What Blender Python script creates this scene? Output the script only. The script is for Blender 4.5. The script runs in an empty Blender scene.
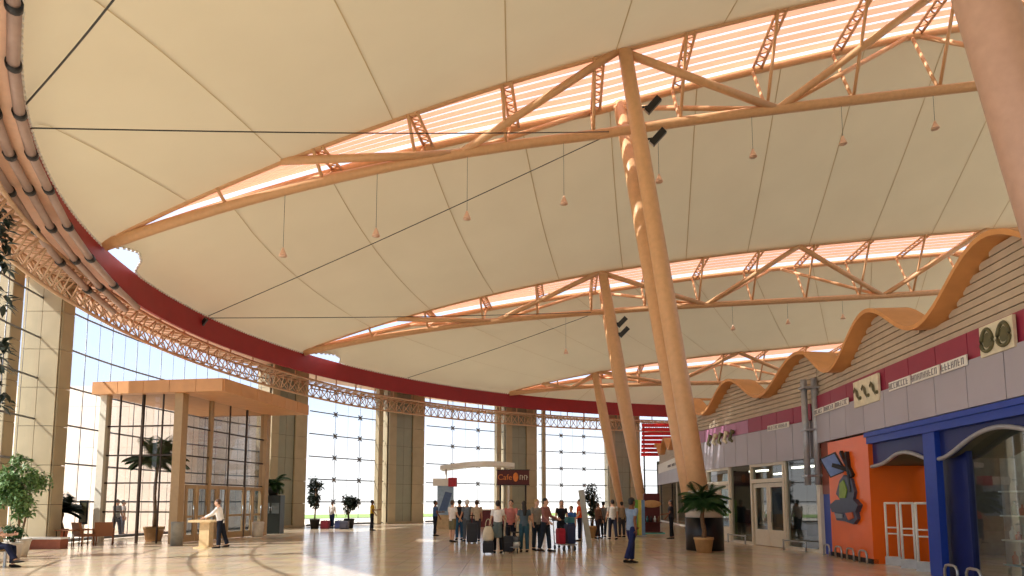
import bpy, bmesh, math, random
import numpy as np
from mathutils import Vector, Matrix
from mathutils.bvhtree import BVHTree
random.seed(7)
sc = bpy.context.scene
COL = sc.collection
PI = math.pi
V = Vector
# ------------------------------------------------------------------ camera model
EYE, F, PITCH, HOR = 1.65, 640.0, math.radians(5.5), 502.0
CY = HOR - F * math.tan(PITCH)
def ray(px, py):
    u = -(py - CY) / F
    return V(((px - 512) / F, math.cos(PITCH) - math.sin(PITCH) * u, math.sin(PITCH) + math.cos(PITCH) * u))
def at_z(px, py, z):            # the point of the level z that is seen at a pixel
    d = ray(px, py); t = (z - EYE) / d.z
    return V((d.x * t, d.y * t, z))
def at_y(px, py, y):            # the point at the depth y
    d = ray(px, py); t = y / d.y
    return V((d.x * t, y, EYE + d.z * t))
def ground(px, y):              # ground point at depth y under image column px
    return V(((px - 512) / F * y * 1.004, y, 0))

# ------------------------------------------------------------------ materials
def lin(c):
    c = c / 255.0
    return c / 12.92 if c <= .04045 else ((c + .055) / 1.055) ** 2.4
def S(r, g, b): return (lin(r), lin(g), lin(b), 1)
MATS = {}
def mat(name, rgb, rough=.55, metal=0.0, var=.12, scale=6.0, bump=0.0, spec=.5, emit=None):
    if name in MATS: return MATS[name]
    m = bpy.data.materials.new(name); m.use_nodes = True
    nt = m.node_tree; b = nt.nodes['Principled BSDF']
    b.inputs['Roughness'].default_value = rough; b.inputs['Metallic'].default_value = metal
    b.inputs['Specular IOR Level'].default_value = spec
    tc = nt.nodes.new('ShaderNodeTexCoord')
    nz = nt.nodes.new('ShaderNodeTexNoise'); nz.inputs['Scale'].default_value = scale; nz.inputs['Detail'].default_value = 4
    nt.links.new(tc.outputs['Object'], nz.inputs['Vector'])
    rp = nt.nodes.new('ShaderNodeValToRGB')
    c = S(*rgb)
    rp.color_ramp.elements[0].position = .3; rp.color_ramp.elements[1].position = .7
    rp.color_ramp.elements[0].color = (c[0]*(1-var), c[1]*(1-var), c[2]*(1-var), 1)
    rp.color_ramp.elements[1].color = (min(1,c[0]*(1+var)), min(1,c[1]*(1+var)), min(1,c[2]*(1+var)), 1)
    nt.links.new(nz.outputs['Fac'], rp.inputs['Fac']); nt.links.new(rp.outputs['Color'], b.inputs['Base Color'])
    if bump:
        bp = nt.nodes.new('ShaderNodeBump'); bp.inputs['Strength'].default_value = bump
        nt.links.new(nz.outputs['Fac'], bp.inputs['Height']); nt.links.new(bp.outputs['Normal'], b.inputs['Normal'])
    if emit:
        b.inputs['Emission Color'].default_value = S(*emit[0]); b.inputs['Emission Strength'].default_value = emit[1]
    MATS[name] = m
    return m
def brick_mat(name, c1, c2, mortar, w, h, msize, rough, offset=0.0, spec=.5, coord='Object', rot=None, rvar=0.0, bumpy=0):
    m = bpy.data.materials.new(name); m.use_nodes = True; nt = m.node_tree; b = nt.nodes['Principled BSDF']
    tc = nt.nodes.new('ShaderNodeTexCoord'); mp = nt.nodes.new('ShaderNodeMapping')
    nt.links.new(tc.outputs[coord], mp.inputs['Vector'])
    if rot: mp.inputs['Rotation'].default_value = rot
    br = nt.nodes.new('ShaderNodeTexBrick'); br.offset = offset; br.squash = 1
    br.inputs['Color1'].default_value = S(*c1); br.inputs['Color2'].default_value = S(*c2); br.inputs['Mortar'].default_value = S(*mortar)
    br.inputs['Scale'].default_value = 1; br.inputs['Brick Width'].default_value = w; br.inputs['Row Height'].default_value = h
    br.inputs['Mortar Size'].default_value = msize; br.inputs['Mortar Smooth'].default_value = .1; br.inputs['Bias'].default_value = 0
    nt.links.new(mp.outputs['Vector'], br.inputs['Vector'])
    nz = nt.nodes.new('ShaderNodeTexNoise'); nz.inputs['Scale'].default_value = 1.3; nz.inputs['Detail'].default_value = 6
    nt.links.new(tc.outputs[coord], nz.inputs['Vector'])
    mx = nt.nodes.new('ShaderNodeMix'); mx.data_type = 'RGBA'; mx.blend_type = 'OVERLAY'; mx.inputs['Factor'].default_value = .25
    nt.links.new(br.outputs['Color'], mx.inputs['A']); nt.links.new(nz.outputs['Color'], mx.inputs['B'])
    hs = nt.nodes.new('ShaderNodeHueSaturation'); hs.inputs['Saturation'].default_value = 1.0
    nt.links.new(mx.outputs['Result'], hs.inputs['Color']); nt.links.new(hs.outputs['Color'], b.inputs['Base Color'])
    b.inputs['Roughness'].default_value = rough; b.inputs['Specular IOR Level'].default_value = spec
    if rvar:
        mr = nt.nodes.new('ShaderNodeMapRange'); mr.inputs['To Min'].default_value = rough - rvar; mr.inputs['To Max'].default_value = rough + rvar
        nt.links.new(nz.outputs['Fac'], mr.inputs['Value']); nt.links.new(mr.outputs['Result'], b.inputs['Roughness'])
    MATS[name] = m
    return m
def glass_mat(name, tint=(1, 1, 1), ior=1.45, extra=0.0):
    m = bpy.data.materials.new(name); m.use_nodes = True; nt = m.node_tree
    nt.nodes.remove(nt.nodes['Principled BSDF']); out = nt.nodes['Material Output']
    t = nt.nodes.new('ShaderNodeBsdfTransparent'); t.inputs['Color'].default_value = (*tint, 1)
    g = nt.nodes.new('ShaderNodeBsdfGlossy'); g.inputs['Roughness'].default_value = .02
    lw = nt.nodes.new('ShaderNodeLayerWeight'); lw.inputs['Blend'].default_value = .5
    pw = nt.nodes.new('ShaderNodeMath'); pw.operation = 'POWER'; pw.inputs[1].default_value = 5
    nt.links.new(lw.outputs['Facing'], pw.inputs[0])
    ad = nt.nodes.new('ShaderNodeMath'); ad.operation = 'MULTIPLY_ADD'; ad.use_clamp = True; ad.inputs[1].default_value = .9; ad.inputs[2].default_value = .045 + extra
    nt.links.new(pw.outputs[0], ad.inputs[0])
    mx = nt.nodes.new('ShaderNodeMixShader')
    nt.links.new(ad.outputs[0], mx.inputs[0]); nt.links.new(t.outputs[0], mx.inputs[1]); nt.links.new(g.outputs[0], mx.inputs[2])
    nt.links.new(mx.outputs[0], out.inputs['Surface'])
    MATS[name] = m
    return m
def cloth_roof_mat(name, rgb, trans):
    m = bpy.data.materials.new(name); m.use_nodes = True; nt = m.node_tree
    nt.nodes.remove(nt.nodes['Principled BSDF']); out = nt.nodes['Material Output']
    tc = nt.nodes.new('ShaderNodeTexCoord'); nz = nt.nodes.new('ShaderNodeTexNoise'); nz.inputs['Scale'].default_value = .35; nz.inputs['Detail'].default_value = 5
    nt.links.new(tc.outputs['Object'], nz.inputs['Vector'])
    rp = nt.nodes.new('ShaderNodeValToRGB'); c = S(*rgb)
    rp.color_ramp.elements[0].color = (c[0]*.93, c[1]*.92, c[2]*.9, 1); rp.color_ramp.elements[1].color = (min(1,c[0]*1.05), min(1,c[1]*1.05), min(1,c[2]*1.05), 1)
    nt.links.new(nz.outputs['Fac'], rp.inputs['Fac'])
    d = nt.nodes.new('ShaderNodeBsdfDiffuse'); t = nt.nodes.new('ShaderNodeBsdfTranslucent')
    nt.links.new(rp.outputs['Color'], d.inputs['Color']); nt.links.new(rp.outputs['Color'], t.inputs['Color'])
    mx = nt.nodes.new('ShaderNodeMixShader'); mx.inputs[0].default_value = trans
    nt.links.new(d.outputs[0], mx.inputs[1]); nt.links.new(t.outputs[0], mx.inputs[2]); nt.links.new(mx.outputs[0], out.inputs['Surface'])
    MATS[name] = m
    return m

M_tent = cloth_roof_mat('tent fabric', (225, 212, 181), .085)
M_seam = cloth_roof_mat('tent seam', (206, 186, 146), .07)
M_steel = mat('peach painted steel', (216, 170, 126), .45, var=.06)
M_steel_d = mat('peach lattice steel', (212, 176, 142), .5, var=.08)
M_ltube = mat('rosy grey tube', (176, 150, 138), .45, var=.06)
M_black = mat('black steel', (28, 26, 26), .45)
M_red = mat('dark red fascia', (152, 24, 28), .55, var=.08, scale=1.5)
M_pink = cloth_roof_mat('pink louvre metal', (250, 216, 196), .62)
M_soffit = mat('pink soffit', (236, 196, 170), .6, var=.04)
M_cable = mat('dark cable', (52, 50, 46), .5)
M_floor = brick_mat('polished tan tiles', (218, 200, 174), (206, 186, 158), (172, 152, 126), .6, .6, .006, .17, spec=.85, rvar=.02)
M_stone = brick_mat('stone tile', (206, 184, 142), (192, 170, 130), (96, 84, 62), 1.15, 1.5, .03, .45)
M_stone_g = brick_mat('grey green tile', (150, 150, 128), (138, 140, 120), (84, 84, 72), .8, 1.5, .03, .4)
M_glass = glass_mat('clear glass', (.97, .985, .985))
M_glass_t = glass_mat('smoked shop glass', (.58, .64, .62), 1.5, .10)
M_glass_v = glass_mat('vestibule glass', (.72, .70, .68), 1.45, .02)
M_rail = mat('grey steel rail', (120, 122, 128), .4, .5)
M_white = mat('white paint', (232, 228, 220), .5, var=.04)
M_offwhite = mat('ivory frame', (222, 214, 196), .45, var=.04)
M_chrome = mat('brushed metal', (176, 178, 180), .3, .85, var=.05)
M_tan = mat('tan cladding', (212, 154, 102), .5, var=.07, scale=2)
M_oak = mat('beige door frame', (176, 146, 106), .45, var=.06)
M_bronze = mat('dark bronze mullion', (66, 52, 42), .4, .3)
M_slat = mat('grey brown slat', (190, 172, 150), .6, var=.08, scale=3)
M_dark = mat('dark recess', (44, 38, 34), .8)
M_wave = mat('orange wood ribbon', (214, 152, 92), .5, var=.08, scale=2)
M_purple = mat('purple panel', (176, 116, 150), .4, var=.04)
M_crim = mat('crimson panel', (150, 46, 72), .4, var=.05)
M_greyp = mat('lilac grey panel', (172, 166, 176), .4, var=.05, scale=1)
M_blue = mat('royal blue paint', (28, 62, 160), .4, var=.06)
M_navy = mat('navy panel', (20, 34, 98), .4, var=.06)
M_orange = mat('orange panel', (236, 104, 22), .3, var=.05, scale=1.5)
M_rust = mat('rust brown panel', (136, 74, 60), .5)
M_leaf = mat('dark leaf', (46, 84, 40), .5, var=.35, scale=20)
M_leaf2 = mat('light leaf', (104, 136, 78), .5, var=.35, scale=20)
M_leaf3 = mat('blackish leaf', (26, 40, 26), .5, var=.3, scale=20)
M_bark = mat('bark', (120, 92, 64), .8, var=.3, scale=30, bump=.4)
M_pot = mat('sand pot', (190, 152, 104), .6)
M_potw = mat('white pot', (214, 206, 194), .5)
M_soil = mat('soil', (52, 40, 30), .9)
M_pave = mat('outside paving', (236, 224, 206), .8, var=.06, scale=.4)
M_grass = mat('grass', (150, 176, 96), .9, var=.25, scale=2)
M_peach = brick_mat('sunlit peach cladding', (246, 226, 200), (240, 216, 188), (196, 168, 140), 1.4, 1.2, .03, .7)

# ------------------------------------------------------------------ mesh building
BASE = {}
class MB:
    def __init__(s): s.v = []; s.f = []; s.m = []; s.cur = 0; s.sm = []; s.smooth = False
    def add(s, vs, fs):
        o = len(s.v); s.v += [tuple(v) for v in vs]
        for f in fs: s.f.append([i + o for i in f]); s.m.append(s.cur); s.sm.append(s.smooth)
        return s
    def box(s, a, b):
        x0, y0, z0 = a; x1, y1, z1 = b
        return s.hexa([(x0,y0),(x1,y0),(x1,y1),(x0,y1)], z0, z1)
    def hexa(s, q, z0, z1):      # prism over any polygon in plan
        n = len(q); a = sum(q[i][0]*q[(i+1)%n][1]-q[(i+1)%n][0]*q[i][1] for i in range(n))
        if a < 0: q = q[::-1]
        if not isinstance(z0, (list, tuple)): z0 = [z0]*n
        if not isinstance(z1, (list, tuple)): z1 = [z1]*n
        vs = [(*p[:2], z) for p, z in zip(q, z0)] + [(*p[:2], z) for p, z in zip(q, z1)]
        fs = [list(range(n))[::-1], list(range(n, 2*n))] + [[i, (i+1)%n, n+(i+1)%n, n+i] for i in range(n)]
        return s.add(vs, fs)
    def obox(s, c, ax, ay, az):  # centre and three half axes
        c, ax, ay, az = V(c), V(ax), V(ay), V(az)
        vs = [c + i*ax + j*ay + k*az for k in (-1,1) for j in (-1,1) for i in (-1,1)]
        fs = [[0,2,3,1],[4,5,7,6],[0,1,5,4],[2,6,7,3],[0,4,6,2],[1,3,7,5]]
        if ax.cross(ay).dot(az) < 0: fs = [f[::-1] for f in fs]
        return s.add(vs, fs)
    def beam(s, p, q, w, h, up=(0,0,1)):
        p, q = V(p), V(q); d = q - p; L = d.length; d.normalize(); side = d.cross(V(up))
        if side.length < 1e-4: side = V((1,0,0))
        side.normalize(); u = side.cross(d)
        return s.obox((p+q)/2, d*L/2, side*w/2, u*h/2)
    def loft(s, pts, radii, n=10, ref=(1,0,0), cap=True):
        pts = [V(p) for p in pts]; N = len(pts); rings = []; vs = []
        for i, p in enumerate(pts):
            t = pts[min(i+1, N-1)] - pts[max(i-1, 0)]
            t = t.normalized() if t.length > 1e-9 else V((0,0,1))
            a = V(ref) - t * V(ref).dot(t)
            if a.length < .05: a = V((0,1,0)) - t * t.y
            if a.length < .05: a = V((0,0,1)) - t * t.z
            a.normalize(); b = t.cross(a)
            r = radii[i] if isinstance(radii, (list, tuple)) else radii
            rx, ry = r if isinstance(r, (list, tuple)) else (r, r)
            for k in range(n):
                g = 2*PI*k/n; vs.append(p + a*math.cos(g)*rx + b*math.sin(g)*ry)
        fs = []
        for i in range(N-1):
            for k in range(n): fs.append([i*n+k, i*n+(k+1)%n, (i+1)*n+(k+1)%n, (i+1)*n+k])
        if cap: fs += [list(range(n))[::-1], list(range((N-1)*n, N*n))]
        old = s.smooth; s.smooth = True; s.add(vs, fs); s.smooth = old
        return s
    def tube(s, p, q, r, n=10, r2=None): return s.loft([p, q], [r, r if r2 is None else r2], n, ref=(.3,.2,1) if abs((V(q)-V(p)).normalized().z) < .8 else (1,.1,0))
    def pathtube(s, pts, r, n=8): return s.loft(pts, r, n, ref=(0,0,1))
    def ell(s, c, r, n=12, m=8, rot=None):
        c = V(c); vs = []; fs = []
        for j in range(m+1):
            th = PI*j/m
            for i in range(n):
                ph = 2*PI*i/n
                p = V((r[0]*math.sin(th)*math.cos(ph), r[1]*math.sin(th)*math.sin(ph), r[2]*math.cos(th)))
                if rot: p = rot @ p
                vs.append(c + p)
        for j in range(m):
            for i in range(n): fs.append([j*n+i, (j+1)*n+i, (j+1)*n+(i+1)%n, j*n+(i+1)%n])
        old = s.smooth; s.smooth = True; s.add(vs, fs); s.smooth = old
        return s
    def lathe(s, c, prof, n=20):
        c = V(c); return s.loft([c + V((0,0,z)) for r, z in prof], [r for r, z in prof], n) if all(prof[i][1] < prof[i+1][1] for i in range(len(prof)-1)) else s._lathe(c, prof, n)
    def _lathe(s, c, prof, n):
        vs = [c + V((r*math.cos(2*PI*k/n), r*math.sin(2*PI*k/n), z)) for r, z in prof for k in range(n)]
        fs = [[i*n+k, i*n+(k+1)%n, (i+1)*n+(k+1)%n, (i+1)*n+k] for i in range(len(prof)-1) for k in range(n)]
        old = s.smooth; s.smooth = True; s.add(vs, fs); s.smooth = old
        return s
    def build(s, name, mats, parent=None, at=None, label=None):
        if not isinstance(mats, (list, tuple)): mats = [mats]
        o0 = V((0,0,0))
        if parent is not None: o0 = BASE[parent.name]
        elif at is not None: o0 = V(at)
        me = bpy.data.meshes.new(name)
        me.from_pydata([tuple(V(v) - o0) for v in s.v], [], s.f)
        for m in mats: me.materials.append(m)
        me.polygons.foreach_set('material_index', s.m); me.polygons.foreach_set('use_smooth', s.sm)
        me.update()
        o = bpy.data.objects.new(name, me); COL.objects.link(o)
        BASE[o.name] = o0
        if parent is not None: o.parent = parent
        else: o.location = o0
        if label: o['label'] = label
        return o
def thing(name, label, cat, loc=(0,0,0), group=None):
    o = bpy.data.objects.new(name, None); COL.objects.link(o); o.empty_display_size = .2
    o.location = loc; o['label'] = label; o['category'] = cat
    if group: o['group'] = group
    BASE[o.name] = V(loc)
    return o
def tag(o, label, cat, group=None):
    o['label'] = label; o['category'] = cat
    if group: o['group'] = group
    return o
def struct(o, label=None):
    o['kind'] = 'structure'
    if label: o['label'] = label
    return o
def copy_tree(o, parent=None):
    c = o.copy(); COL.objects.link(c)
    if parent is not None: c.parent = parent
    for ch in list(o.children): copy_tree(ch, c)
    return c
def place(o, loc, rz=0):
    o.location = loc; o.rotation_euler = (0, 0, rz); return o
def ordinal(k): return ['first', 'second', 'third', 'fourth', 'fifth', 'sixth', 'seventh', 'eighth', 'ninth', 'tenth', 'eleventh', 'twelfth'][k]
class Interp:
    def __init__(s, xs, ys): s.x = list(xs); s.y = list(ys)
    def __call__(s, x):
        xs, ys = s.x, s.y
        if x <= xs[0]: i = 0
        elif x >= xs[-1]: i = len(xs)-2
        else: i = max(k for k in range(len(xs)-1) if xs[k] <= x)
        return ys[i] + (ys[i+1]-ys[i])*(x-xs[i])/(xs[i+1]-xs[i])

# ------------------------------------------------------------------ the ring in plan
HR = 10.75
CX, CYR = 18.2, 27.2
ring_px = [(20,0),(21,30),(23,65),(26,100),(33,137),(45,167),(60,198),(80,225),(100,245),(130,267),(150,281),(179,302),(210,318),(251,335),(288,348.5),(315,356.5),(350,365.5),(384,373.3),(419,380),(454,386.5),(488,391.5),(523,395),(558,398.5),(592,401),(640,404),(670,405)]
rp = [at_z(*p, HR) for p in ring_px]
TH = [math.atan2(p.y-CYR, p.x-CX) % (2*PI) for p in rp]
RR = [math.hypot(p.x-CX, p.y-CYR) for p in rp]
_tm = (min(TH)+max(TH))/2
_pf = np.polyfit(np.array(TH)-_tm, np.array(RR), 6)
def ring_r(t): return float(np.polyval(_pf, min(max(t, min(TH)), max(TH))-_tm))
def ring(t, off=0.0, z=HR):
    r = ring_r(t) + off
    return V((CX + r*math.cos(t), CYR + r*math.sin(t), z))
def theta_px(px, off):
    tgt = (px-512)/F; best = None
    t = math.radians(80)
    while t < math.radians(205):
        p = ring(t, off); e = p.x/p.y/1.004 - tgt
        if best is not None and best*e <= 0: return t
        best = e; t += .002
    return None
T_END = math.radians(62); T_BEG = math.radians(236)
WALL = 3.0

# ------------------------------------------------------------------ setting
fl = MB().add([(-17.5,-6,0),(30,-6,0),(30,66,0),(-17.5,66,0)], [[0,1,2,3]])
# floor follows the round hall
pts = [ring(T_END + (T_BEG-T_END)*k/60, WALL-.1, 0) for k in range(61)]
fl = MB(); fl.hexa([(p.x, p.y) for p in pts] + [(6,-8),(40,-8),(40,50)], -.12, 0.0)
struct(fl.build('floor', M_floor))
g = MB(); g.add([(-300,-150,-.15),(300,-150,-.15),(300,500,-.15),(-300,500,-.15)], [[0,1,2,3]])
struct(g.build('ground', M_pave))
g = MB()
N = 60
vs = []
for k in range(N+1):
    t = T_END + (math.radians(170)-T_END)*k/N
    a, b = ring(t, 26, -.1), ring(t, 46, -.1); vs += [a, b]
g.add(vs, [[2*k, 2*k+1, 2*k+3, 2*k+2] for k in range(N)])
o = struct(g.build('lawn', M_grass))

# ring fascia band
def ring_strip(off0, z0, off1, z1, t0=T_END, t1=T_BEG, n=120, thick=0):
    mb = MB(); mb.smooth = True; vs = []
    for k in range(n+1):
        t = t0 + (t1-t0)*k/n
        vs += [ring(t, off0, z0), ring(t, off1, z1)]
    mb.add(vs, [[2*k, 2*k+1, 2*k+3, 2*k+2] for k in range(n)])
    return mb
def ring_solid(prof, t0=T_END, t1=T_BEG, n=120):
    mb = MB(); vs = []; m = len(prof)
    for k in range(n+1):
        t = t0 + (t1-t0)*k/n
        vs += [ring(t, o_, z_) for o_, z_ in prof]
    fs = [[k*m+i, k*m+(i+1)%m, (k+1)*m+(i+1)%m, (k+1)*m+i] for k in range(n) for i in range(m)]
    fs += [list(range(m))[::-1], list(range(n*m, n*m+m))]
    mb.add(vs, fs)
    return mb
TA, TB = theta_px(104, 0), theta_px(30, 0)
def zb(t): return 9.6 + 1.05*min(max((t-math.radians(183))/math.radians(14), 0), 1)
bm_ = MB(); n_ = 140; vs = []
for k in range(n_+1):
    t = T_END + (T_BEG-T_END)*k/n_
    vs += [ring(t,0,zb(t)), ring(t,.12,zb(t)), ring(t,.12,HR), ring(t,0,HR)]
bm_.add(vs, [[4*k+i, 4*k+(i+1)%4, 4*k+4+(i+1)%4, 4*k+4+i] for k in range(n_) for i in range(4)] + [[3,2,1,0],[4*n_,4*n_+1,4*n_+2,4*n_+3]])
struct(bm_.build('trim_1', M_red), 'dark red fascia band curving under the tent edge')
struct(ring_solid([(.06,10.66),(3.7,10.2),(3.7,10.3),(.06,10.74)]).build('trim_2', M_soffit), 'pale pink eave soffit behind the red band')

# ring girder: lattice and tubes
gd = thing('ring_girder', 'peach steel lattice girder running round the hall under the red fascia band', 'girder', ring(math.radians(170), 2, 0))
ch = [(.95, .95), (2.15, .95), (1.55, 0)]
def zg(t): return 8.40 + .65*min(max((t-math.radians(150))/math.radians(35), 0), 1)
for (of, z) in ch:
    MB().pathtube([ring(t, of, zg(t)+z) for t in [T_END + (T_BEG-T_END)*k/110 for k in range(111)]], .07, 8).build('chord', M_steel_d, gd)
web = MB(); nn = 150
def P_(i, k):
    t = T_END + (T_BEG-T_END)*k/nn
    return ring(t, ch[i][0], zg(t)+ch[i][1])
for k in range(nn):
    web.tube(P_(0,k), P_(2,k+.5), .032, 5); web.tube(P_(2,k+.5), P_(0,k+1), .032, 5)
    web.tube(P_(1,k), P_(2,k+.5), .032, 5); web.tube(P_(2,k+.5), P_(1,k+1), .032, 5)
    web.tube(P_(0,k), P_(1,k), .03, 5); web.tube(P_(0,k), P_(1,k+1), .025, 5)
w = web.build('lattice_web', M_steel_d, gd); w['kind'] = 'stuff'
# rows of rosy tubes with black collars beneath the eave, near side
tb = thing('tube_bank', 'bank of rosy grey tubes with black collars under the eave at left', 'tube bank', ring(math.radians(188), .8, 0))
ta, tz = math.radians(183), T_BEG
ns = 15
for (of, z, r) in ((.10, -.10, .115), (.56, -.2, .115), (1.02, -.3, .115)):
    for k in range(ns):
        t0_, t1_, t2_ = [ta + (tz-ta)*(k+e)/ns for e in (.04, .96, 1)]
        a = ring(t0_, of, zb(t0_)+z); b = ring(t1_, of, zb(t1_)+z)
        t_ = MB().tube(a, b, r, 12).build('tube', M_ltube, tb)
        c = ring(t2_, of, zb(t2_)+z); d = (b-a).normalized()
        MB().tube(c - d*.09, c + d*.09, r+.03, 12).build('collar', M_black, t_)
# struts from the girder up to the eave
for k in range(46):
    t = T_END + (math.radians(200)-T_END)*k/46
    MB().tube(ring(t, 1.55, zg(t)+.95), ring(t, 1.55, 10.45), .05, 6).build('strut', M_steel_d, gd)

# ------------------------------------------------------------------ trusses
XMAX = 36.0
class Truss: pass
def make_truss(node_px, Yn, Yc_far, fpx, bpx, W, xw):
    T = Truss()
    t = theta_node(node_px)
    T.theta = t; n = ring(t); T.node = n
    T.Yc = lambda X: n.y + (Yc_far-n.y)*min(max((X-n.x)/18, 0), 1)
    T.w = lambda X: W*min(max((X-n.x)/xw, 0), 1)**.8
    X = 0
    fx, fz, bx, bz = [n.x], [HR+.15], [n.x], [HR-.02]
    for (px, py) in fpx:
        p = at_y(px, py, n.y)
        for _ in range(4): p = at_y(px, py, T.Yc(p.x)-T.w(p.x)/2)
        fx.append(p.x); fz.append(p.z)
    for (px, py) in bpx:
        p = at_y(px, py, n.y)
        for _ in range(4): p = at_y(px, py, T.Yc(p.x))
        bx.append(p.x); bz.append(p.z)
    # smooth by low order fit with the node weighted
    def sm(xs, zs):
        xs, zs = np.array(xs), np.array(zs); wt = np.ones(len(xs)); wt[0] = 6
        c = np.polyfit(xs, zs, 3, w=wt); xe = xs.max(); z0 = np.polyval(c, xe); sl = np.polyval(np.polyder(c), xe)
        return lambda x: float(np.polyval(c, x)) if x <= xe else float(z0 + sl*(x-xe)*math.exp(-(x-xe)/30))
    T.zF = sm(fx, fz); T.zB = sm(bx, bz)
    T.FT = lambda X: V((X, T.Yc(X)-T.w(X)/2, T.zF(X)))
    T.BT = lambda X: V((X, T.Yc(X)+T.w(X)/2, T.zF(X)))
    T.B = lambda X: V((X, T.Yc(X), min(T.zB(X), T.zF(X)-.05)))
    return T
def theta_node(p):
    q = at_z(*p, HR); return math.atan2(q.y-CYR, q.x-CX) % (2*PI)
T1 = make_truss((103,246), None, 23.7, [(190,200),(285,160),(365,130),(450,98),(535,73),(622,50),(700,30),(810,2),(930,-24)],
                [(170,217),(300,188),(460,155),(620,131),(795,106),(980,86)], 3.4, 18)
T2 = make_truss((302,353), None, 39.5, [(355,331),(402,316),(452,306),(501,293),(560,278),(599,271.6),(664,264),(742,252),(800,245.6),(900,237),(1005,228)],
                [(322,343),(405,331),(460,325.5),(520,320),(602,312.8),(716,304.7),(800,299),(899,294),(956,292)], 3.6, 18)
T3 = make_truss((505,394.5), None, 53.5, [(560,378.6),(594,372),(664,363),(720,354),(780,348),(848,342)],
                [(560,388),(594,386.5),(664,384),(720,383),(774,382),(860,380)], 4.0, 16)
TT = [T1, T2, T3]
tl = ['nearest peach roof truss crossing the top of the hall', 'middle peach roof truss, behind the nearest one', 'farthest peach roof truss, low at the back of the hall']
panels = [[(-8.6, 0), (-4.2, 1), (3.9, 2), (11.0, 3), (18.0, 4), (25, 5)], ]
for ti, T in enumerate(TT):
    r = thing('roof_truss', tl[ti], 'truss', T.node)
    T.root = r
    n0 = T.node.x + .05; NP = 50
    xs = [n0 + (XMAX-n0)*k/NP for k in range(NP+1)]
    MB().pathtube([T.B(x) for x in xs], .19, 10).build('bottom_chord', M_steel, r)
    MB().pathtube([T.FT(x)+V((0,.1,.05)) for x in xs], .12, 8).build('top_chord', M_steel, r)
    MB().pathtube([T.BT(x)+V((0,-.05,-.1)) for x in xs], .16, 8).build('top_chord', M_steel, r)
    # main diagonals of the two faces: zigzag top - bottom
    x0 = {0: [-8.3, -2.0, 3.9, 10.4, 17.0, 23.5, 30], 1: [-7.0, -1.0, 5.3, 12.3, 17.5, 23.5, 29, 35], 2: [2.5, 5, 7.2, 13.6, 18.6, 25, 31]}[ti]
    for k in range(len(x0)-1):
        a, b = x0[k], x0[k+1]
        for face, rad in (('F', .15), ('K', .1)):
            top = T.FT if face == 'F' else T.BT
            if k % 2 == 0: p, q = top(a), T.B(b)
            else: p, q = T.B(a), top(b)
            MB().tube(p, q, rad, 10).build('diagonal', M_steel, r)
    # thin posts and cross pairs every 3.3 m
    k = 0; x = n0 + 4.0
    while x < XMAX-1:
        MB().tube(T.FT(x), T.B(x+.15), .065, 8).build('post', M_steel, r)
        MB().tube(T.BT(x+.3), T.B(x+.15), .065, 8).build('post', M_steel, r)
        if T.w(x) > 1.5:
            cb = MB(); a0, a1 = T.FT(x)+V((0,0,.05)), T.BT(x+.3)+V((0,0,-.05)); up = V((.0,0,.42))
            b0, b1 = a0+V((.35,0,.0)), a1+V((.35,0,.0))
            cb.tube(a0, a1, .06, 6); cb.tube(b0, b1, .06, 6)
            for j in range(7):
                cb.tube(a0.lerp(a1, j/7), b0.lerp(b1, (j+.5)/7), .03, 5); cb.tube(b0.lerp(b1, (j+.5)/7), a0.lerp(a1, (j+1)/7), .03, 5)
            cb.build('cross_brace', M_steel, r)
        x += 3.4
    # louvre roof over the opening
    lv = MB(); NS = 8
    for j in range(NS):
        va, vb = (j+.0)/NS*1.16-.08, (j+.64)/NS*1.16-.08
        vs = []; xs2 = [n0+1.0 + (XMAX-n0-1.0)*k/40 for k in range(41)]
        for x in xs2:
            f_, b_ = T.FT(x)+V((0,0,.32)), T.BT(x)+V((0,0,.32))
            p, q = f_.lerp(b_, va), f_.lerp(b_, vb)
            vs += [p, q, q+V((0,0,.05)), p+V((0,0,.05))]
        fs = []
        for k in range(40):
            for i in range(4): fs.append([4*k+i, 4*k+(i+1)%4, 4*k+4+(i+1)%4, 4*k+4+i])
        lv.add(vs, fs)
    lv.build('louvre_roof', M_pink, r)

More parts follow.
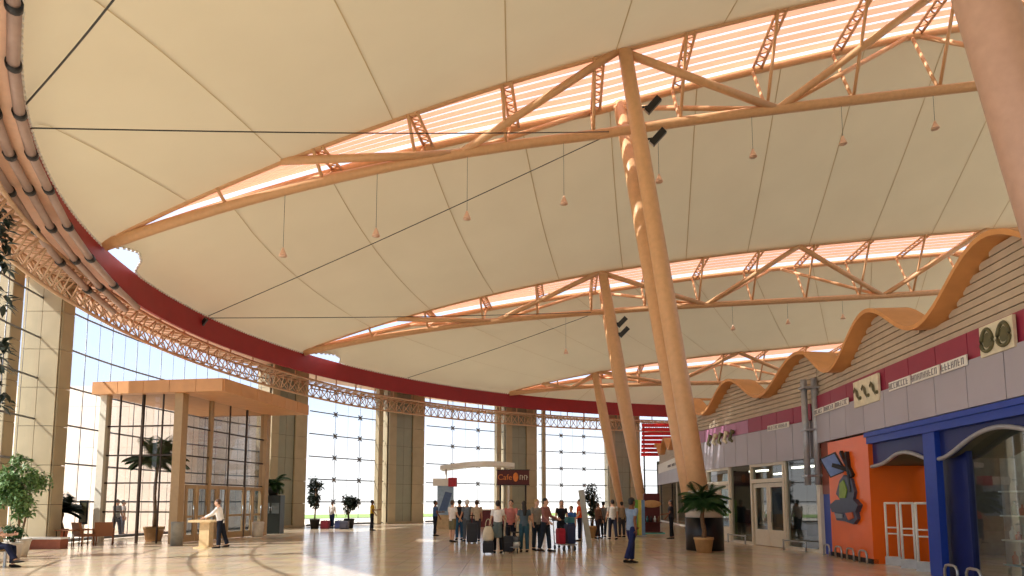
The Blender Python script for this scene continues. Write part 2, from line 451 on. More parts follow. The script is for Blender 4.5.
# ------------------------------------------------------------------ tents
def coons(c0, c1, d0, d1, nu, nv, sag=0.0, gap=0.0):
    P00, P10, P01, P11 = c0(0), c0(1), c1(0), c1(1)
    G = []
    for j in range(nv+1):
        v = j/nv; row = []
        for i in range(nu+1):
            u = i/nu
            al, be = (1-u)**7, u**7
            p = c0(u)*(1-v) + c1(u)*v + (d0(v) - P00*(1-v) - P01*v)*al + (d1(v) - P10*(1-v) - P11*v)*be
            p = p + V((0,0,-sag*math.sin(PI*u)*math.sin(PI*v)))
            if gap and v < .16: p = p + V((.9,-.35,.1))*gap*math.sin(PI*v/.16)*(1-u)**40
            row.append(p)
        G.append(row)
    return G
def edge_at(G, v):
    j = min(int(v*(len(G)-1)), len(G)-2); return G[j][0].lerp(G[j+1][0], v*(len(G)-1)-j)
def tent(label, c0, c1, d0, d1, seam_us, sag=0, edge=True, nu=140, nv=26, gap=0, straight=()):
    G = coons(c0, c1, d0, d1, nu, nv, sag, gap)
    root = thing('tent_canopy', label, 'canopy', d0(.5))
    mb = MB(); mb.smooth = True
    vs = [p for row in G for p in row]
    mb.add(vs, [[j*(nu+1)+i, j*(nu+1)+i+1, (j+1)*(nu+1)+i+1, (j+1)*(nu+1)+i] for j in range(nv) for i in range(nu)])
    mb.build('membrane', M_tent, root)
    for su in seam_us:
        s = MB(); i = int(su*nu); fr = su*nu-i
        if i >= nu: continue
        pts = [G[j][i].lerp(G[j][i+1], fr) for j in range(nv+1)]
        vs = []
        for p in pts: vs += [p+V((-.02,0,-.03)), p+V((.02,0,-.03))]
        s.add(vs, [[2*j, 2*j+1, 2*j+3, 2*j+2] for j in range(nv)])
        s.build('seam', M_seam, root)
    if straight:
        tree = BVHTree.FromPolygons([tuple(p) for p in vs], mb.f)
        for X, y1, y0 in straight:
            pts = []
            for k in range(41):
                h = tree.ray_cast(V((X, y1-.05+(y0-y1)*k/40, 0)), V((0,0,1)))
                if h[0] is not None: pts.append(h[0])
            if len(pts) < 3: continue
            s = MB(); q = []
            for p in pts: q += [p+V((-.02,0,-.03)), p+V((.02,0,-.03))]
            s.add(q, [[2*j, 2*j+1, 2*j+3, 2*j+2] for j in range(len(pts)-1)]); s.build('seam', M_seam, root)
    if edge:
        e = MB(); n = 90
        for k in range(n):
            a, b = edge_at(G, (k+.1)/n), edge_at(G, (k+.6)/n)
            if (b-a).length > .01: e.tube(a+V((0,0,-.02)), b+V((0,0,-.02)), .05, 5)
        o = e.build('edge_lacing', M_white, root); o['kind'] = 'stuff'
    return root
def lerp_x(T, X0, X1, fn): return lambda u: fn(X0 + (X1-X0)*u)
def arc(t0, t1):
    return lambda v: ring(t0 + (t1-t0)*v, 0, HR)
# near line of the front tent, behind the picture's top edge
T0Y = 6.0
th0 = math.radians(203)
while ring(th0).y > T0Y: th0 += .002
n0 = ring(th0)
def T0(u):
    X = n0.x + (XMAX-n0.x)*u
    return V((X, T0Y, T1.zF(T1.node.x + (X-n0.x)*.92) if X > n0.x else HR))
def right(a, b): return lambda v: a.lerp(b, v)
c1 = lerp_x(T1, T1.node.x, XMAX, T1.FT)
c1s = lambda u: c1(u)
def fixn(c, node): return lambda u: node.copy() if u == 0 else c(u)
def fan_us(T, xs, X1): return [(x-T.node.x)/(X1-T.node.x) for x in xs]
cA0 = fixn(T0, n0); cA1 = fixn(c1, T1.node)
tent('nearest cream tent roof filling the top left of the hall', cA0, cA1, arc(th0, T1.theta), right(cA0(1), cA1(1)), [], 0, straight=[(x, T1.FT(x).y, T0Y+.3) for x in (-11.6,-8.2,-4.3,-.2,3.8,7.8,11.8,15.8)])
cB0 = fixn(lerp_x(T1, T1.node.x, XMAX, T1.BT), T1.node); cB1 = fixn(lerp_x(T2, T2.node.x, XMAX+4, T2.FT), T2.node)
tent('cream tent roof between the nearest truss and the middle truss', cB0, cB1, arc(T1.theta, T2.theta), right(cB0(1), cB1(1)), fan_us(T1, [-10.6,-7.1,-3.4,.4,4.1,7.8,11.4,15,18.6,22.2,25.8], XMAX), .25, gap=1.15)
cC0 = fixn(lerp_x(T2, T2.node.x, XMAX+4, T2.BT), T2.node); cC1 = fixn(lerp_x(T3, T3.node.x, XMAX+6, T3.FT), T3.node)
tent('cream tent roof between the middle truss and the farthest truss', cC0, cC1, arc(T2.theta, T3.theta), right(cC0(1), cC1(1)), fan_us(T2, [-8,-4,0,4,8,12,16,20,24,28,32], XMAX+4), .25, gap=1.15)
cD0 = fixn(lerp_x(T3, T3.node.x, XMAX+6, T3.BT), T3.node)
def cD1(u): return ring(T3.theta + (T_END-T3.theta)*u)
tent('cream tent roof behind the farthest truss, low over the red band', cD0, cD1, lambda v: T3.node.copy(), right(cD0(1), cD1(1)), [.1,.2,.3,.4,.5,.6], .0, edge=False)
# unseen canopy added behind the camera to keep sky light out
def cE0(u): return V((n0.x+ (XMAX-n0.x)*u, -14, 12.5))
tent('unseen cream tent roof added behind the viewpoint to block sky light', cE0, cA0, lambda v: ring(th0 + (1-v)*.75, 0, HR), right(cE0(1), cA0(1)), [], 0, edge=False, nu=20, nv=6)

# ------------------------------------------------------------------ columns
def pole(a, b, radii, name, parent, n=18):
    pts = [V(a).lerp(V(b), k/(len(radii)-1)) for k in range(len(radii))]
    return MB().loft(pts, radii, n).build(name, M_steel, parent)
def col(label, base, tops, rad, T, spread=0):
    r = thing('roof_column', label, 'column', base)
    for k_, q in enumerate(tops): pole(V(base)+V(((spread, -spread)[k_] if len(tops) > 1 else 0, 0, 0)), q, rad, 'pole', r)
    return r
def fpt(px, py, T):
    p = at_y(px, py, T.node.y)
    for _ in range(5): p = at_y(px, py, T.Yc(p.x)-T.w(p.x)/2)
    return p
b1 = ground(702, 22.4)
p1 = fpt(625, 52, T1); q1 = T1.BT(p1.x*1.085)
c1r = col('big peach V column with black base, nearest one in the middle of the hall', b1, [p1, q1], [.33,.33,.32,.30,.28,.25], T1, .13)
pl = MB(); pl.lathe(b1, [(.64,0),(.64,1.12)], 24); pl.build('black_plinth', M_black, c1r)
pl = MB(); pl.lathe(b1, [(.62,1.12),(.62,1.9),(.5,2.05)], 24); pl.build('white_collar', M_white, c1r)
b2 = ground(645, 38.2); p2 = fpt(603, 275, T2); q2 = T2.BT(p2.x*1.09)
c2r = col('second peach column, between the V column and the far glazing', b2, [p2, q2], [.20,.27,.35,.38,.35,.28], T2)
MB().lathe(b2, [(.3,0),(.3,.5)], 16).build('black_plinth', M_black, c2r)
b3 = ground(622.5, 52.3); p3 = fpt(595, 374, T3); q3 = T3.BT(p3.x*1.07)
c3r = col('smallest and farthest peach column, left of the second column', b3, [p3, q3], [.22,.28,.34,.36,.34,.28], T3)
MB().lathe(b3, [(.34,0),(.34,.5)], 16).build('black_plinth', M_black, c3r)
# the foreground column of the truss behind the viewpoint
pa, pb = at_y(985, 0, 8.6), at_y(1046, 200, 8.6)
d = (pb-pa); base0 = pa + d*((0-pa.z)/d.z); top0 = pa + d*((16.5-pa.z)/d.z)
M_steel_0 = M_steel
M_steel = mat('shaded column paint', (188, 152, 132), .45, var=.06)  # greyer steel paint, with the column's shadow put into the colour
c0r = col('thick shade-toned column cut by the top right corner of the picture', base0, [top0], [.36,.37,.37,.36,.35,.33], T1)
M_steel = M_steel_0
MB().lathe(base0, [(.6,0),(.6,1.1)], 20).build('black_plinth', M_black, c0r)

# floodlights on the poles
def floodlight(px, py, Y, label, s=.8, host=None):
    p = at_y(px, py, Y)
    r = thing('floodlight', label, 'floodlight', p)
    d = V((.62, -.25, .62)).normalized(); sd = d.cross(V((0,1,0))).normalized(); up = sd.cross(d)
    MB().obox(p, d*.40*s, sd*.15*s, up*.13*s).build('housing', M_black, r)
    MB().obox(p-d*.405*s, d*.01, sd*.12*s, up*.10*s).build('lens', M_chrome, r)
    MB().beam(p+V((-.55*s,0,-.12*s)), p+V((0,0,-.02)), .07*s, .07*s).build('bracket', M_black, r)
floodlight(653, 105, 22.3, 'upper dark floodlight clamped to the top of the big V column')
floodlight(658, 137, 22.3, 'lower dark floodlight clamped to the big V column')
floodlight(622, 322, 37.6, 'upper small dark floodlight on the second column', .9)
floodlight(624, 332, 37.6, 'lower small dark floodlight on the second column', .9)

# bell pendants
def bell(px, py, T, label, group):
    p = at_y(px, py, T.node.y)
    for _ in range(4): p = at_y(px, py, T.Yc(p.x))
    top = T.B(p.x)
    r = thing('bell_pendant', label, 'pendant', p, group)
    MB()._lathe(p, [(.0,.17),(.03,.16),(.05,.10),(.09,.0),(.14,-.12),(.15,-.16),(.0,-.15)], 14).build('bell', M_soffit, r)
    MB().tube(p+V((0,0,.15)), top, .008, 5).build('wire', M_cable, r)
bx = [(283,252),(376,232),(467,215),(564,200),(659,178),(753,153),(843,140),(935,125)]
for k, (x, y) in enumerate(bx):
    bell(x, y, T1, ordinal(k)+' bell pendant from the left under the nearest truss', 'bell pendants under the nearest truss')
bx = [(566,351),(733,327.5),(788,321.5),(843,316.5)]
for k, (x, y) in enumerate(bx):
    bell(x, y, T2, ordinal(k)+' tiny bell pendant from the left under the middle truss', 'bell pendants under the middle truss')

# stay cables
def cable(a, b, label, r=.018):
    MBo = MB().pathtube([V(a).lerp(V(b), k/12) + V((0,0,-.10*math.sin(PI*k/12))) for k in range(13)], r, 6).build('stay_cable', M_cable, at=V(a))
    tag(MBo, label, 'cable', 'stay cables of the tent roof')
n1 = T1.B(p1.x-.1); n2 = T2.B(p2.x-.1)
cr = at_z(26, 104, 10.7)
cable(cr, cr + (at_y(112, -2, 11.4)-cr)*1.5, 'short dark stay cable slanting up across the top left corner', .02)
cable(at_z(30, 128, 10.7), n1, 'long level dark stay cable from the left tubes to the V column', .02)
cable(at_z(206, 317, 10.72), n1, 'dark stay cable rising diagonally from the red band to the V column', .02)
cable(at_z(208, 318, 10.72), n2, 'nearly level stay cable from the red band to the second column', .02)
cable(at_z(404, 379, 10.72), n2, 'farthest stay cable from the back of the red band to the second column', .02)

pf = at_z(204, 322, 10.45)
floodlight(204, 322, pf.y-.35, 'tiny dark spotlight on the red band where two stay cables start', .55)

# ------------------------------------------------------------------ piers, glazing
def tile_face(mb, p, q, z0, z1, nu, nv, nrm, th=.05, gap=.018):
    p, q, nrm = V((p[0],p[1],0)), V((q[0],q[1],0)), V((nrm[0],nrm[1],0)).normalized()
    d = q-p; L = d.length; d.normalize()
    for i in range(nu):
        for j in range(nv):
            a, b = L*i/nu+gap/2, L*(i+1)/nu-gap/2; c, e = z0+(z1-z0)*j/nv+gap/2, z0+(z1-z0)*(j+1)/nv-gap/2
            mb.obox(p + d*(a+b)/2 + nrm*th/2 + V((0,0,(c+e)/2)), d*(b-a)/2, nrm*th/2, V((0,0,(e-c)/2)))
M_joint = mat('dark joint', (92, 80, 60), .8)
M_st = mat('beige stone', (180, 165, 134), .45, var=.08, scale=1.2)
M_sg = mat('grey green stone', (150, 152, 134), .4, var=.06, scale=1.2)
ZT = 10.3
def pier(label, corner_l, corner_r, depth, outward, groove=True):
    """corner_l/r: front corners in plan; outward: unit vector to the outside"""
    a, b = V((*corner_l[:2],0)), V((*corner_r[:2],0)); o = V((*outward[:2],0)).normalized()
    d = (b-a); L = d.length; d.normalize()
    r = thing('wall_pier', label, 'pier', (a+b)/2)
    core = MB()
    core.hexa([(a+d*.06+o*.06)[:2], (b-d*.06+o*.06)[:2], (b-d*.06+o*(depth-.06))[:2], (a+d*.06+o*(depth-.06))[:2]], 0, ZT)
    core.build('core', M_joint, r)
    nv = 7
    if groove:
        w1, w2 = .2*L, .34*L
        f = MB(); tile_face(f, a, a+d*w1, .1, ZT, 1, nv, -o, .1); tile_face(f, a+o*.1, a+o*depth, .1, ZT, 1, nv, -d, .05); f.build('stone_cladding', M_st, r)
        f = MB(); tile_face(f, b-d*w2, b, .1, ZT, 1, nv, -o, .1); tile_face(f, b+o*.1, b+o*depth, .1, ZT, 1, nv, d, .05); f.build('stone_cladding', M_st, r)
        f = MB(); tile_face(f, a+d*w1+o*.05, b-d*w2+o*.05, .1, ZT, 2, nv, -o, .02); f.build('grey_green_panel', M_sg, r, label='grey green recessed panel')
    else:
        f = MB(); tile_face(f, a, b, .1, ZT, 2, nv, -o); tile_face(f, b, b+o*depth, .1, ZT, 1, nv, d); tile_face(f, a, a+o*depth, .1, ZT, 1, nv, -d); f.build('stone_cladding', M_st, r)
    s = MB(); s.hexa([(a-d*.06-o*.06)[:2], (b+d*.06-o*.06)[:2], (b+d*.06+o*depth)[:2], (a-d*.06+o*depth)[:2]], 0, .16); s.build('skirting', M_st, r)
    return r
def ring_pier(label, pxl, pxr, off=WALL-.5, depth=1.1):
    a, b = ring(theta_px(pxl, off), off, 0), ring(theta_px(pxr, off), off, 0)
    t = (theta_px(pxl, off)+theta_px(pxr, off))/2
    return pier(label, a, b, depth, (math.cos(t), math.sin(t)))
# near left pier: a deep stone block, wide face towards the viewpoint
Yp = 23.7
xl, xr = ground(15, Yp).x, ground(53, Yp).x
pier('nearest beige tiled pier at the left, behind the potted ficus', (xl, Yp), (xr, Yp), 0.65, (0, 1, 0), groove=False)
ring_pier('beige tiled pier just right of the glass vestibule', 270, 306)
ring_pier('beige and grey green pier right of the first far window', 389, 424)
ring_pier('beige and grey green pier behind the cafe sign', 506, 537)
ring_pier('beige and grey green pier behind the second column', 609, 640)
def slim_post(label, px, w=.5, off=WALL-.35, Y=None):
    if Y: c = ground(px, Y); t = PI
    else: t = theta_px(px, off); c = ring(t, off, 0)
    n = V((math.cos(t), math.sin(t), 0)); d = V((-n.y, n.x, 0))
    r = thing('slim_post', label, 'post', c)
    f = MB(); f.hexa([(c-d*w/2*.9-n*w/2*.9)[:2], (c+d*w/2*.9-n*w/2*.9)[:2], (c+d*w/2*.9+n*w/2*.9)[:2], (c-d*w/2*.9+n*w/2*.9)[:2]], 0, ZT); f.build('core', M_joint, r)
    f = MB()
    q = [c+d*w/2+n*w/2, c-d*w/2+n*w/2, c-d*w/2-n*w/2, c+d*w/2-n*w/2]
    for i in range(4):
        p0, p1 = q[i], q[(i+1)%4]; m = (p0+p1)/2-c
        tile_face(f, p0-m.normalized()*.025, p1-m.normalized()*.025, .05, ZT, 1, 7, m, .03)
    f.build('stone_cladding', M_st, r)
slim_post('slim beige post at the left edge of the picture', 0, .5, Y=22.2)
slim_post('slim beige post between the first far window and its pier', 379.5, .42)
slim_post('slim beige post left of the pier behind the cafe sign', 498, .45)
slim_post('slim grey beige post right of the cafe sign', 544, .30)
wn = [0]
fit = [None]
def bay(label, ta_, tb_, npan, zt=10.2, nodes=True):
    wn[0] += 1
    c = ring((ta_+tb_)/2, WALL, 0)
    r = bpy.data.objects.new('window_%d' % wn[0], None); COL.objects.link(r); r.location = c; BASE[r.name] = c
    struct(r, label)
    P = [ring(ta_+(tb_-ta_)*k/npan, WALL, 0) for k in range(npan+1)]
    g = MB()
    zs = [.12 + 1.54*k for k in range(7)] + [zt]
    for k in range(npan):
        g.add([P[k]+V((0,0,.12)), P[k+1]+V((0,0,.12)), P[k+1]+V((0,0,zt)), P[k]+V((0,0,zt))], [[0,1,2,3]])
    g.build('pane', M_glass, r)
    off = -.14
    Q = [ring(ta_+(tb_-ta_)*k/npan, WALL+off, 0) for k in range(npan+1)]
    for z in zs[1:-1]:
        MB().pathtube([q+V((0,0,z)) for q in Q], .04, 6).build('rail', M_rail, r)
    MB().pathtube([q+V((0,0,.1)) for q in Q], .07, 6).build('sill_rail', M_rail, r)
    for k in range(1, npan):
        MB().tube(Q[k]+V((0,0,.1)), Q[k]+V((0,0,zt)), .02, 6).build('mullion', M_rail, r)
        h = (Q[k]+Q[k-1])/2
        MB().tube(h+V((0,0,.1)), h+V((0,0,zt)), .01, 5).build('cable', M_rail, r)
        if nodes:
            d = (Q[k]-Q[k-1]).normalized()
            for z in zs[1:-1]:
                if fit[0] is None:
                    m = MB(); 
                    for sx in (-1,1):
                        for sz in (-1,1): m.tube((0,0,0), (sx*.17,0,sz*.17), .05, 6)
                    m.ell((0,0,0), (.10,.10,.10), 8, 6)
                    o = m.build('spider_fitting', M_rail); o.parent = r; fit[0] = o
                else:
                    o = fit[0].copy(); COL.objects.link(o); o.parent = r
                p = Q[k]+V((0,0,z)); o.location = p - c; o.rotation_euler = (0,0,math.atan2(d.y, d.x))
    return r
tx = lambda px: theta_px(px, WALL)
t_p2r = tx(308); t_p1 = math.atan2(24.9-CYR, -17.6-CX) % (2*PI)
bay('wide bright glazing behind the glass vestibule', tx(268), t_p1, 9, nodes=False)
bay('tall bright window between the vestibule pier and the next pier', tx(383), t_p2r, 3)
bay('tall bright window behind the kiosk canopy', tx(503), tx(426), 3)
bay('tall bright window between the cafe sign and the second column', tx(606), tx(538), 3)
bay('glazing at the far right end behind the columns', T_END, tx(642), 6, nodes=False)
bay('glazing at the near left beside the slim post', t_p1+.03, T_BEG, 14, nodes=False)

# ------------------------------------------------------------------ things outside
o = MB(); o.box((-36,36.5,-.15), (-19.2,48,8.3)); tile_face(o, (-36,36.5), (-19.2,36.5), 0, 8.3, 12, 7, (0,-1)); tile_face(o, (-19.2,36.5), (-19.2,48), 0, 8.3, 8, 7, (1,0))
M_pc = mat('peach outside cladding', (252, 234, 218), .7, var=.04)
tag(o.build('outside_building', M_pc, at=(-27,36.5,0)), 'low sunlit peach clad building outside, seen left of and through the vestibule', 'building')

# ------------------------------------------------------------------ glass vestibule
VC = V((-13.45, 25.8, 0)); e1 = V((.1483,.989,0)); e2 = V((-.989,.1483,0))
def L_(a, b, z=0): return VC + e1*a + e2*b + V((0,0,z))
def fa(px): r = (px-512)/F; return (r*25.8 - (-13.45))/(.1483 - .989*r)
def fb(px): r = (px-512)/F; return (r*25.8 + 13.45)/(-.989 - .1483*r)
ve = thing('entrance_vestibule', 'glass entrance vestibule with orange tan roof fascia and door row', 'vestibule', VC)
def vbox(mb, a0, a1, b0, b1, z0, z1): return mb.hexa([L_(a0,b0)[:2], L_(a1,b0)[:2], L_(a1,b1)[:2], L_(a0,b1)[:2]], z0, z1)
AE, BE = 6.5, 3.7
m = MB(); vbox(m, -.45, AE+.3, -2.1, BE, 6.05, 6.52)
m.build('roof_slab', M_tan, ve)
m = MB()
tile_face(m, L_(-.45,-2.1), L_(-.45,BE), 6.02, 6.55, 5, 1, -e1, .05, .02); tile_face(m, L_(-.45,-2.1), L_(AE+.3,-2.1), 6.02, 6.55, 6, 1, -e2, .05, .02)
m.build('fascia_panels', M_tan, ve)
def vpost(a, b, w, h, mt, name='post', z0=0): 
    m = MB(); vbox(m, a-w/2, a+w/2, b-w/2, b+w/2, z0, h); return m.build(name, mt, ve)
vpost(0, 0, .36, 6.05, M_oak)
vpost(0, fb(102), .30, 6.05, M_offwhite)
vpost(AE, 0, .34, 6.05, M_oak)
for b in (fb(117), fb(140), fb(160)): vpost(0, b, .05 if b != fb(140) else .09, 6.05, M_bronze, 'mullion')
for a, w in ((fa(209), .16), (fa(228), .05), (fa(245), .08)): vpost(a, 0, w, 6.05, M_bronze if w < .15 else M_oak, 'mullion')
for z in (4.75, 3.55, 2.42, 1.25):
    if z > 2: m = MB(); vbox(m, 0, AE, -.03, .03, z-.03, z+.03); m.build('transom', M_bronze, ve)
    m = MB(); vbox(m, -.03, .03, 0, BE-.2, z-.03, z+.03); m.build('transom', M_bronze, ve)
m = MB(); m.add([L_(0,.0,.05), L_(0,BE-.1,.05), L_(0,BE-.1,6.05), L_(0,0,6.05)], [[0,1,2,3]]); m.build('pane', M_glass_v, ve)
m = MB(); m.add([L_(0,.0,2.42), L_(AE,0,2.42), L_(AE,0,6.05), L_(0,0,6.05)], [[0,1,2,3]]); m.build('pane', M_glass_v, ve)
m = MB(); m.add([L_(AE,.0,.05), L_(AE,BE,.05), L_(AE,BE,6.05), L_(AE,0,6.05)], [[0,1,2,3]]); m.build('pane', M_glass_v, ve)
M_dgl = glass_mat('door glass', (.55,.62,.66), 1.5, .05)
ds = [fa(186), fa(197), fa(209), fa(218), fa(228), fa(245), fa(253), fa(263)]
for k in range(len(ds)-1):
    a0, a1 = ds[k]+.02, ds[k+1]-.02; fw = .13
    m = MB(); vbox(m, a0, a0+fw, -.035, .035, .02, 2.36); vbox(m, a1-fw, a1, -.035, .035, .02, 2.36); vbox(m, a0+fw, a1-fw, -.035, .035, 2.2, 2.36); vbox(m, a0+fw, a1-fw, -.035, .035, .02, .3); vbox(m, a0+fw, a1-fw, -.035, .035, 1.0, 1.09)
    d_ = m.build('door', M_oak, ve)
    m = MB(); m.add([L_(a0+fw,0,.3), L_(a1-fw,0,.3), L_(a1-fw,0,2.2), L_(a0+fw,0,2.2)], [[0,1,2,3]]); m.build('door_glass', M_dgl, d_)
    m = MB(); m.tube(L_(a1-.2,-.09,.8), L_(a1-.2,-.09,1.5), .02, 6); m.build('handle', M_chrome, d_)
# ------------------------------------------------------------------ right hand shops
KX, KY = 10.1, 20.9
n1_, n2_, n3_ = V((-1,.085,0)).normalized(), V((-1,-.152,0)).normalized(), V((-1,.089,0)).normalized()
S3 = 10.0
P3 = V((10.67, 31.0, 0))
def W(s, n=0, z=0):
    if s <= 0: return V((KX+.085*s, KY+s, z)) + n1_*n
    if s <= S3: return V((KX-.152*s, KY+s, z)) + n2_*n
    return P3 + V((.089*(s-S3), s-S3, z)) + n3_*n
def wn_(s): return n1_ if s < 0 else (n2_ if s < S3 else n3_)
def wbox(mb, s0, s1, na, nb, z0, z1):
    return mb.hexa([W(s0,na)[:2], W(s1,na)[:2], W(s1,nb)[:2], W(s0,nb)[:2]], z0, z1)
def s1px(px): r = (px-512)/F; return -(r*KY-KX)/(r-.085)*1.0      # on the near run (s<0)
def s1pxn(px, n): r = (px-512)/F; return -(r*KY-(KX-n))/(r-.085)
def s2px(px): r = (px-512)/F; return (KX-r*KY)/(r+.152)
SN, SF = -12.6, 35.0
def wave(s): return 6.08 + .53*math.cos(2*PI*(s-.5)/4.85)
runs = [(SN, -.02), (.02, S3-.02), (S3+.02, SF)]
# backing + slats
for i, (s0, s1) in enumerate(runs):
    m = MB(); n = 60
    for k in range(n):
        a, b = s0+(s1-s0)*k/n, s0+(s1-s0)*(k+1)/n
        m.hexa([W(a,-.25)[:2], W(b,-.25)[:2], W(b,-.12)[:2], W(a,-.12)[:2]], 4.7, [wave(a), wave(b), wave(b), wave(a)])
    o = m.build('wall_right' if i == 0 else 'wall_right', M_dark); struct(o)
    m = MB(); z = 4.95; step = .165
    while z < 6.7:
        n = 160; run = None
        for k in range(n+1):
            s = s0+(s1-s0)*k/n; up = wave(s) > z+.10
            if up and run is None: run = s
            if (not up or k == n) and run is not None:
                if s-run > .05: wbox(m, run, s, -.12, 0, z, z+.14)
                run = None
        z += step
    o2 = m.build('slats', M_slat, o)
# wavy roof ribbon
def ribbon(s0, s1, n, nm, lab):
    m = MB(); vs = []
    for k in range(n+1):
        s = s0+(s1-s0)*k/n; z = wave(s)
        for nn_, zz in ((.42, 0), (.42, .11), (-.5, .11), (-.5, 0)): vs.append(W(s, nn_, z+zz))
    m.add(vs, [[4*k+i, 4*k+(i+1)%4, 4*k+4+(i+1)%4, 4*k+4+i] for k in range(n) for i in range(4)] + [[3,2,1,0],[4*n,4*n+1,4*n+2,4*n+3]])
    struct(m.build(nm, M_wave), lab)
ribbon(SN, S3, 220, 'trim_3', 'wavy orange wood ribbon along the top of the near shop wall')
ribbon(S3+.01, SF, 220, 'trim_8', 'wavy orange wood ribbon over the far shops')
m = MB()
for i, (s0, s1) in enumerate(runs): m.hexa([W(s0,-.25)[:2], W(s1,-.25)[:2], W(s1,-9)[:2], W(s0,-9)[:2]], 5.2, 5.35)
struct(m.build('unseen_shop_roof', M_dark))  # unseen slab added behind the slat wall to block sky light
# fascia panels : crimson / purple above, lilac grey below
def fascia(nm, s0, s1, zt, zm, zb_, step, mt_top, lab):
    m = MB(); n = max(1, round((s1-s0)/step))
    for k in range(n):
        a, b = s0+(s1-s0)*k/n+.012, s0+(s1-s0)*(k+1)/n-.012
        m.cur = 0; wbox(m, a, b, -.12, .10, zm+.012, zt)
        m.cur = 1; wbox(m, a, b, -.12, .16, zb_, zm-.012)
    m.cur = 2; wbox(m, s0, s1, -.2, .05, zb_, zt)
    struct(m.build(nm, [mt_top, M_greyp, M_dark]), lab)
fascia('trim_4', SN, -.1, 5.1, 4.52, 3.55, 1.15, M_crim, 'crimson over lilac grey fascia panels above the blue shop')
fascia('trim_5', .25, 4.3, 4.92, 4.36, 3.1, 1.0, M_crim, 'crimson and lilac grey fascia panels above the glazed shop')
fascia('trim_6', 4.3, S3, 4.9, 4.36, 3.1, 1.0, M_purple, 'purple and lilac grey fascia panels above the glazed shop')
fascia('trim_7', S3+.05, SF, 4.9, 4.1, 3.1, 2.0, M_white, 'white fascia panels at the far end of the shops')
M_pipe = mat('grey pipe paint', (168,170,176), .35, .3)
# downpipe at the corner
c = W(0.05, .28)
m = MB(); m.tube(c+V((-.12,.1,2.2)), c+V((-.12,.1,5.7)), .10, 12)
dp = m.build('downpipe', M_pipe, at=c); tag(dp, 'vertical brushed metal double pipe at the bend of the shop wall', 'pipe')
m = MB(); m.tube(c+V((.13,-.1,2.2)), c+V((.13,-.1,5.7)), .10, 12); m.build('second_pipe', M_pipe, dp)
for z in (2.5, 4.0, 5.4):
    m = MB(); m.obox(c+V((0,0,z)), V((.26,0,0)), V((0,.2,0)), V((0,0,.03))); m.build('clamp', M_pipe, dp)
m = MB(); wbox(m, -.12, .12, -.2, .12, 0, 3.4); struct(m.build('corner_post', M_offwhite))

# signs: cream boards with slanting glyphs, and strips of small lettering
M_cream = mat('cream board', (226, 216, 188), .5); M_olive = mat('olive glyph', (96, 92, 62), .6); M_inkg = mat('grey lettering', (120, 116, 122), .6)
def board(label, sa, sb, za, zb2, n0, glyphs, style):
    a, b = W(sa, n0), W(sb, n0); d = (b-a).normalized(); nr = wn_((sa+sb)/2); Lw = (b-a).length
    r = thing('sign_board', label, 'sign', (a+b)/2 + V((0,0,za)))
    m = MB(); m.obox((a+b)/2+V((0,0,(za+zb2)/2)), d*Lw/2, nr*.03, V((0,0,(zb2-za)/2))); m.build('panel', M_cream, r)
    for k in range(glyphs):
        c = a + d*Lw*(k+.5)/glyphs + nr*.04 + V((0,0,(za+zb2)/2)); h = (zb2-za)
        m = MB()
        if style == 'slant':     # slanting leaf with a loop on top
            ax = (d*.5 + V((0,0,.85))).normalized(); bx_ = ax.cross(nr)
            m.add([c+ax*h*.34+nr*.012, c+bx_*h*.12+nr*.012+ax*h*.05, c-ax*h*.36+nr*.012, c-bx_*h*.10+nr*.012-ax*h*.02], [[0,1,2,3]])
            m.add([c+ax*h*.34+nr*.012, c+ax*h*.28-bx_*h*.2+nr*.012, c+ax*h*.15-bx_*h*.17+nr*.012, c+ax*h*.2+nr*.012], [[0,1,2,3]])
            m.ell(c-ax*h*.3+bx_*h*.13+nr*.004, (.05,.05,.05), 8, 6)
        else:
            pts = [c + d*h*.27*math.cos(g)*(1-.25*math.sin(g)) + V((0,0,1))*h*.36*math.sin(g) + nr*.012 for g in [2*PI*i/20 for i in range(20)]]
            m.pathtube(pts+pts[:1], .035, 6)
            m.add([c + (p-c)*.68 for p in pts], [list(range(20))])
        m.build('glyph', M_olive, r)
board('cream sign board with three slanting glyphs over the orange wall', s1px(891), s1px(865), 4.28, 5.0, .17, 3, 'slant')
board('cream sign board with rounded heart glyphs at the right picture edge', s1px(1036), s1px(1000), 4.45, 5.05, .17, 2, 'heart')
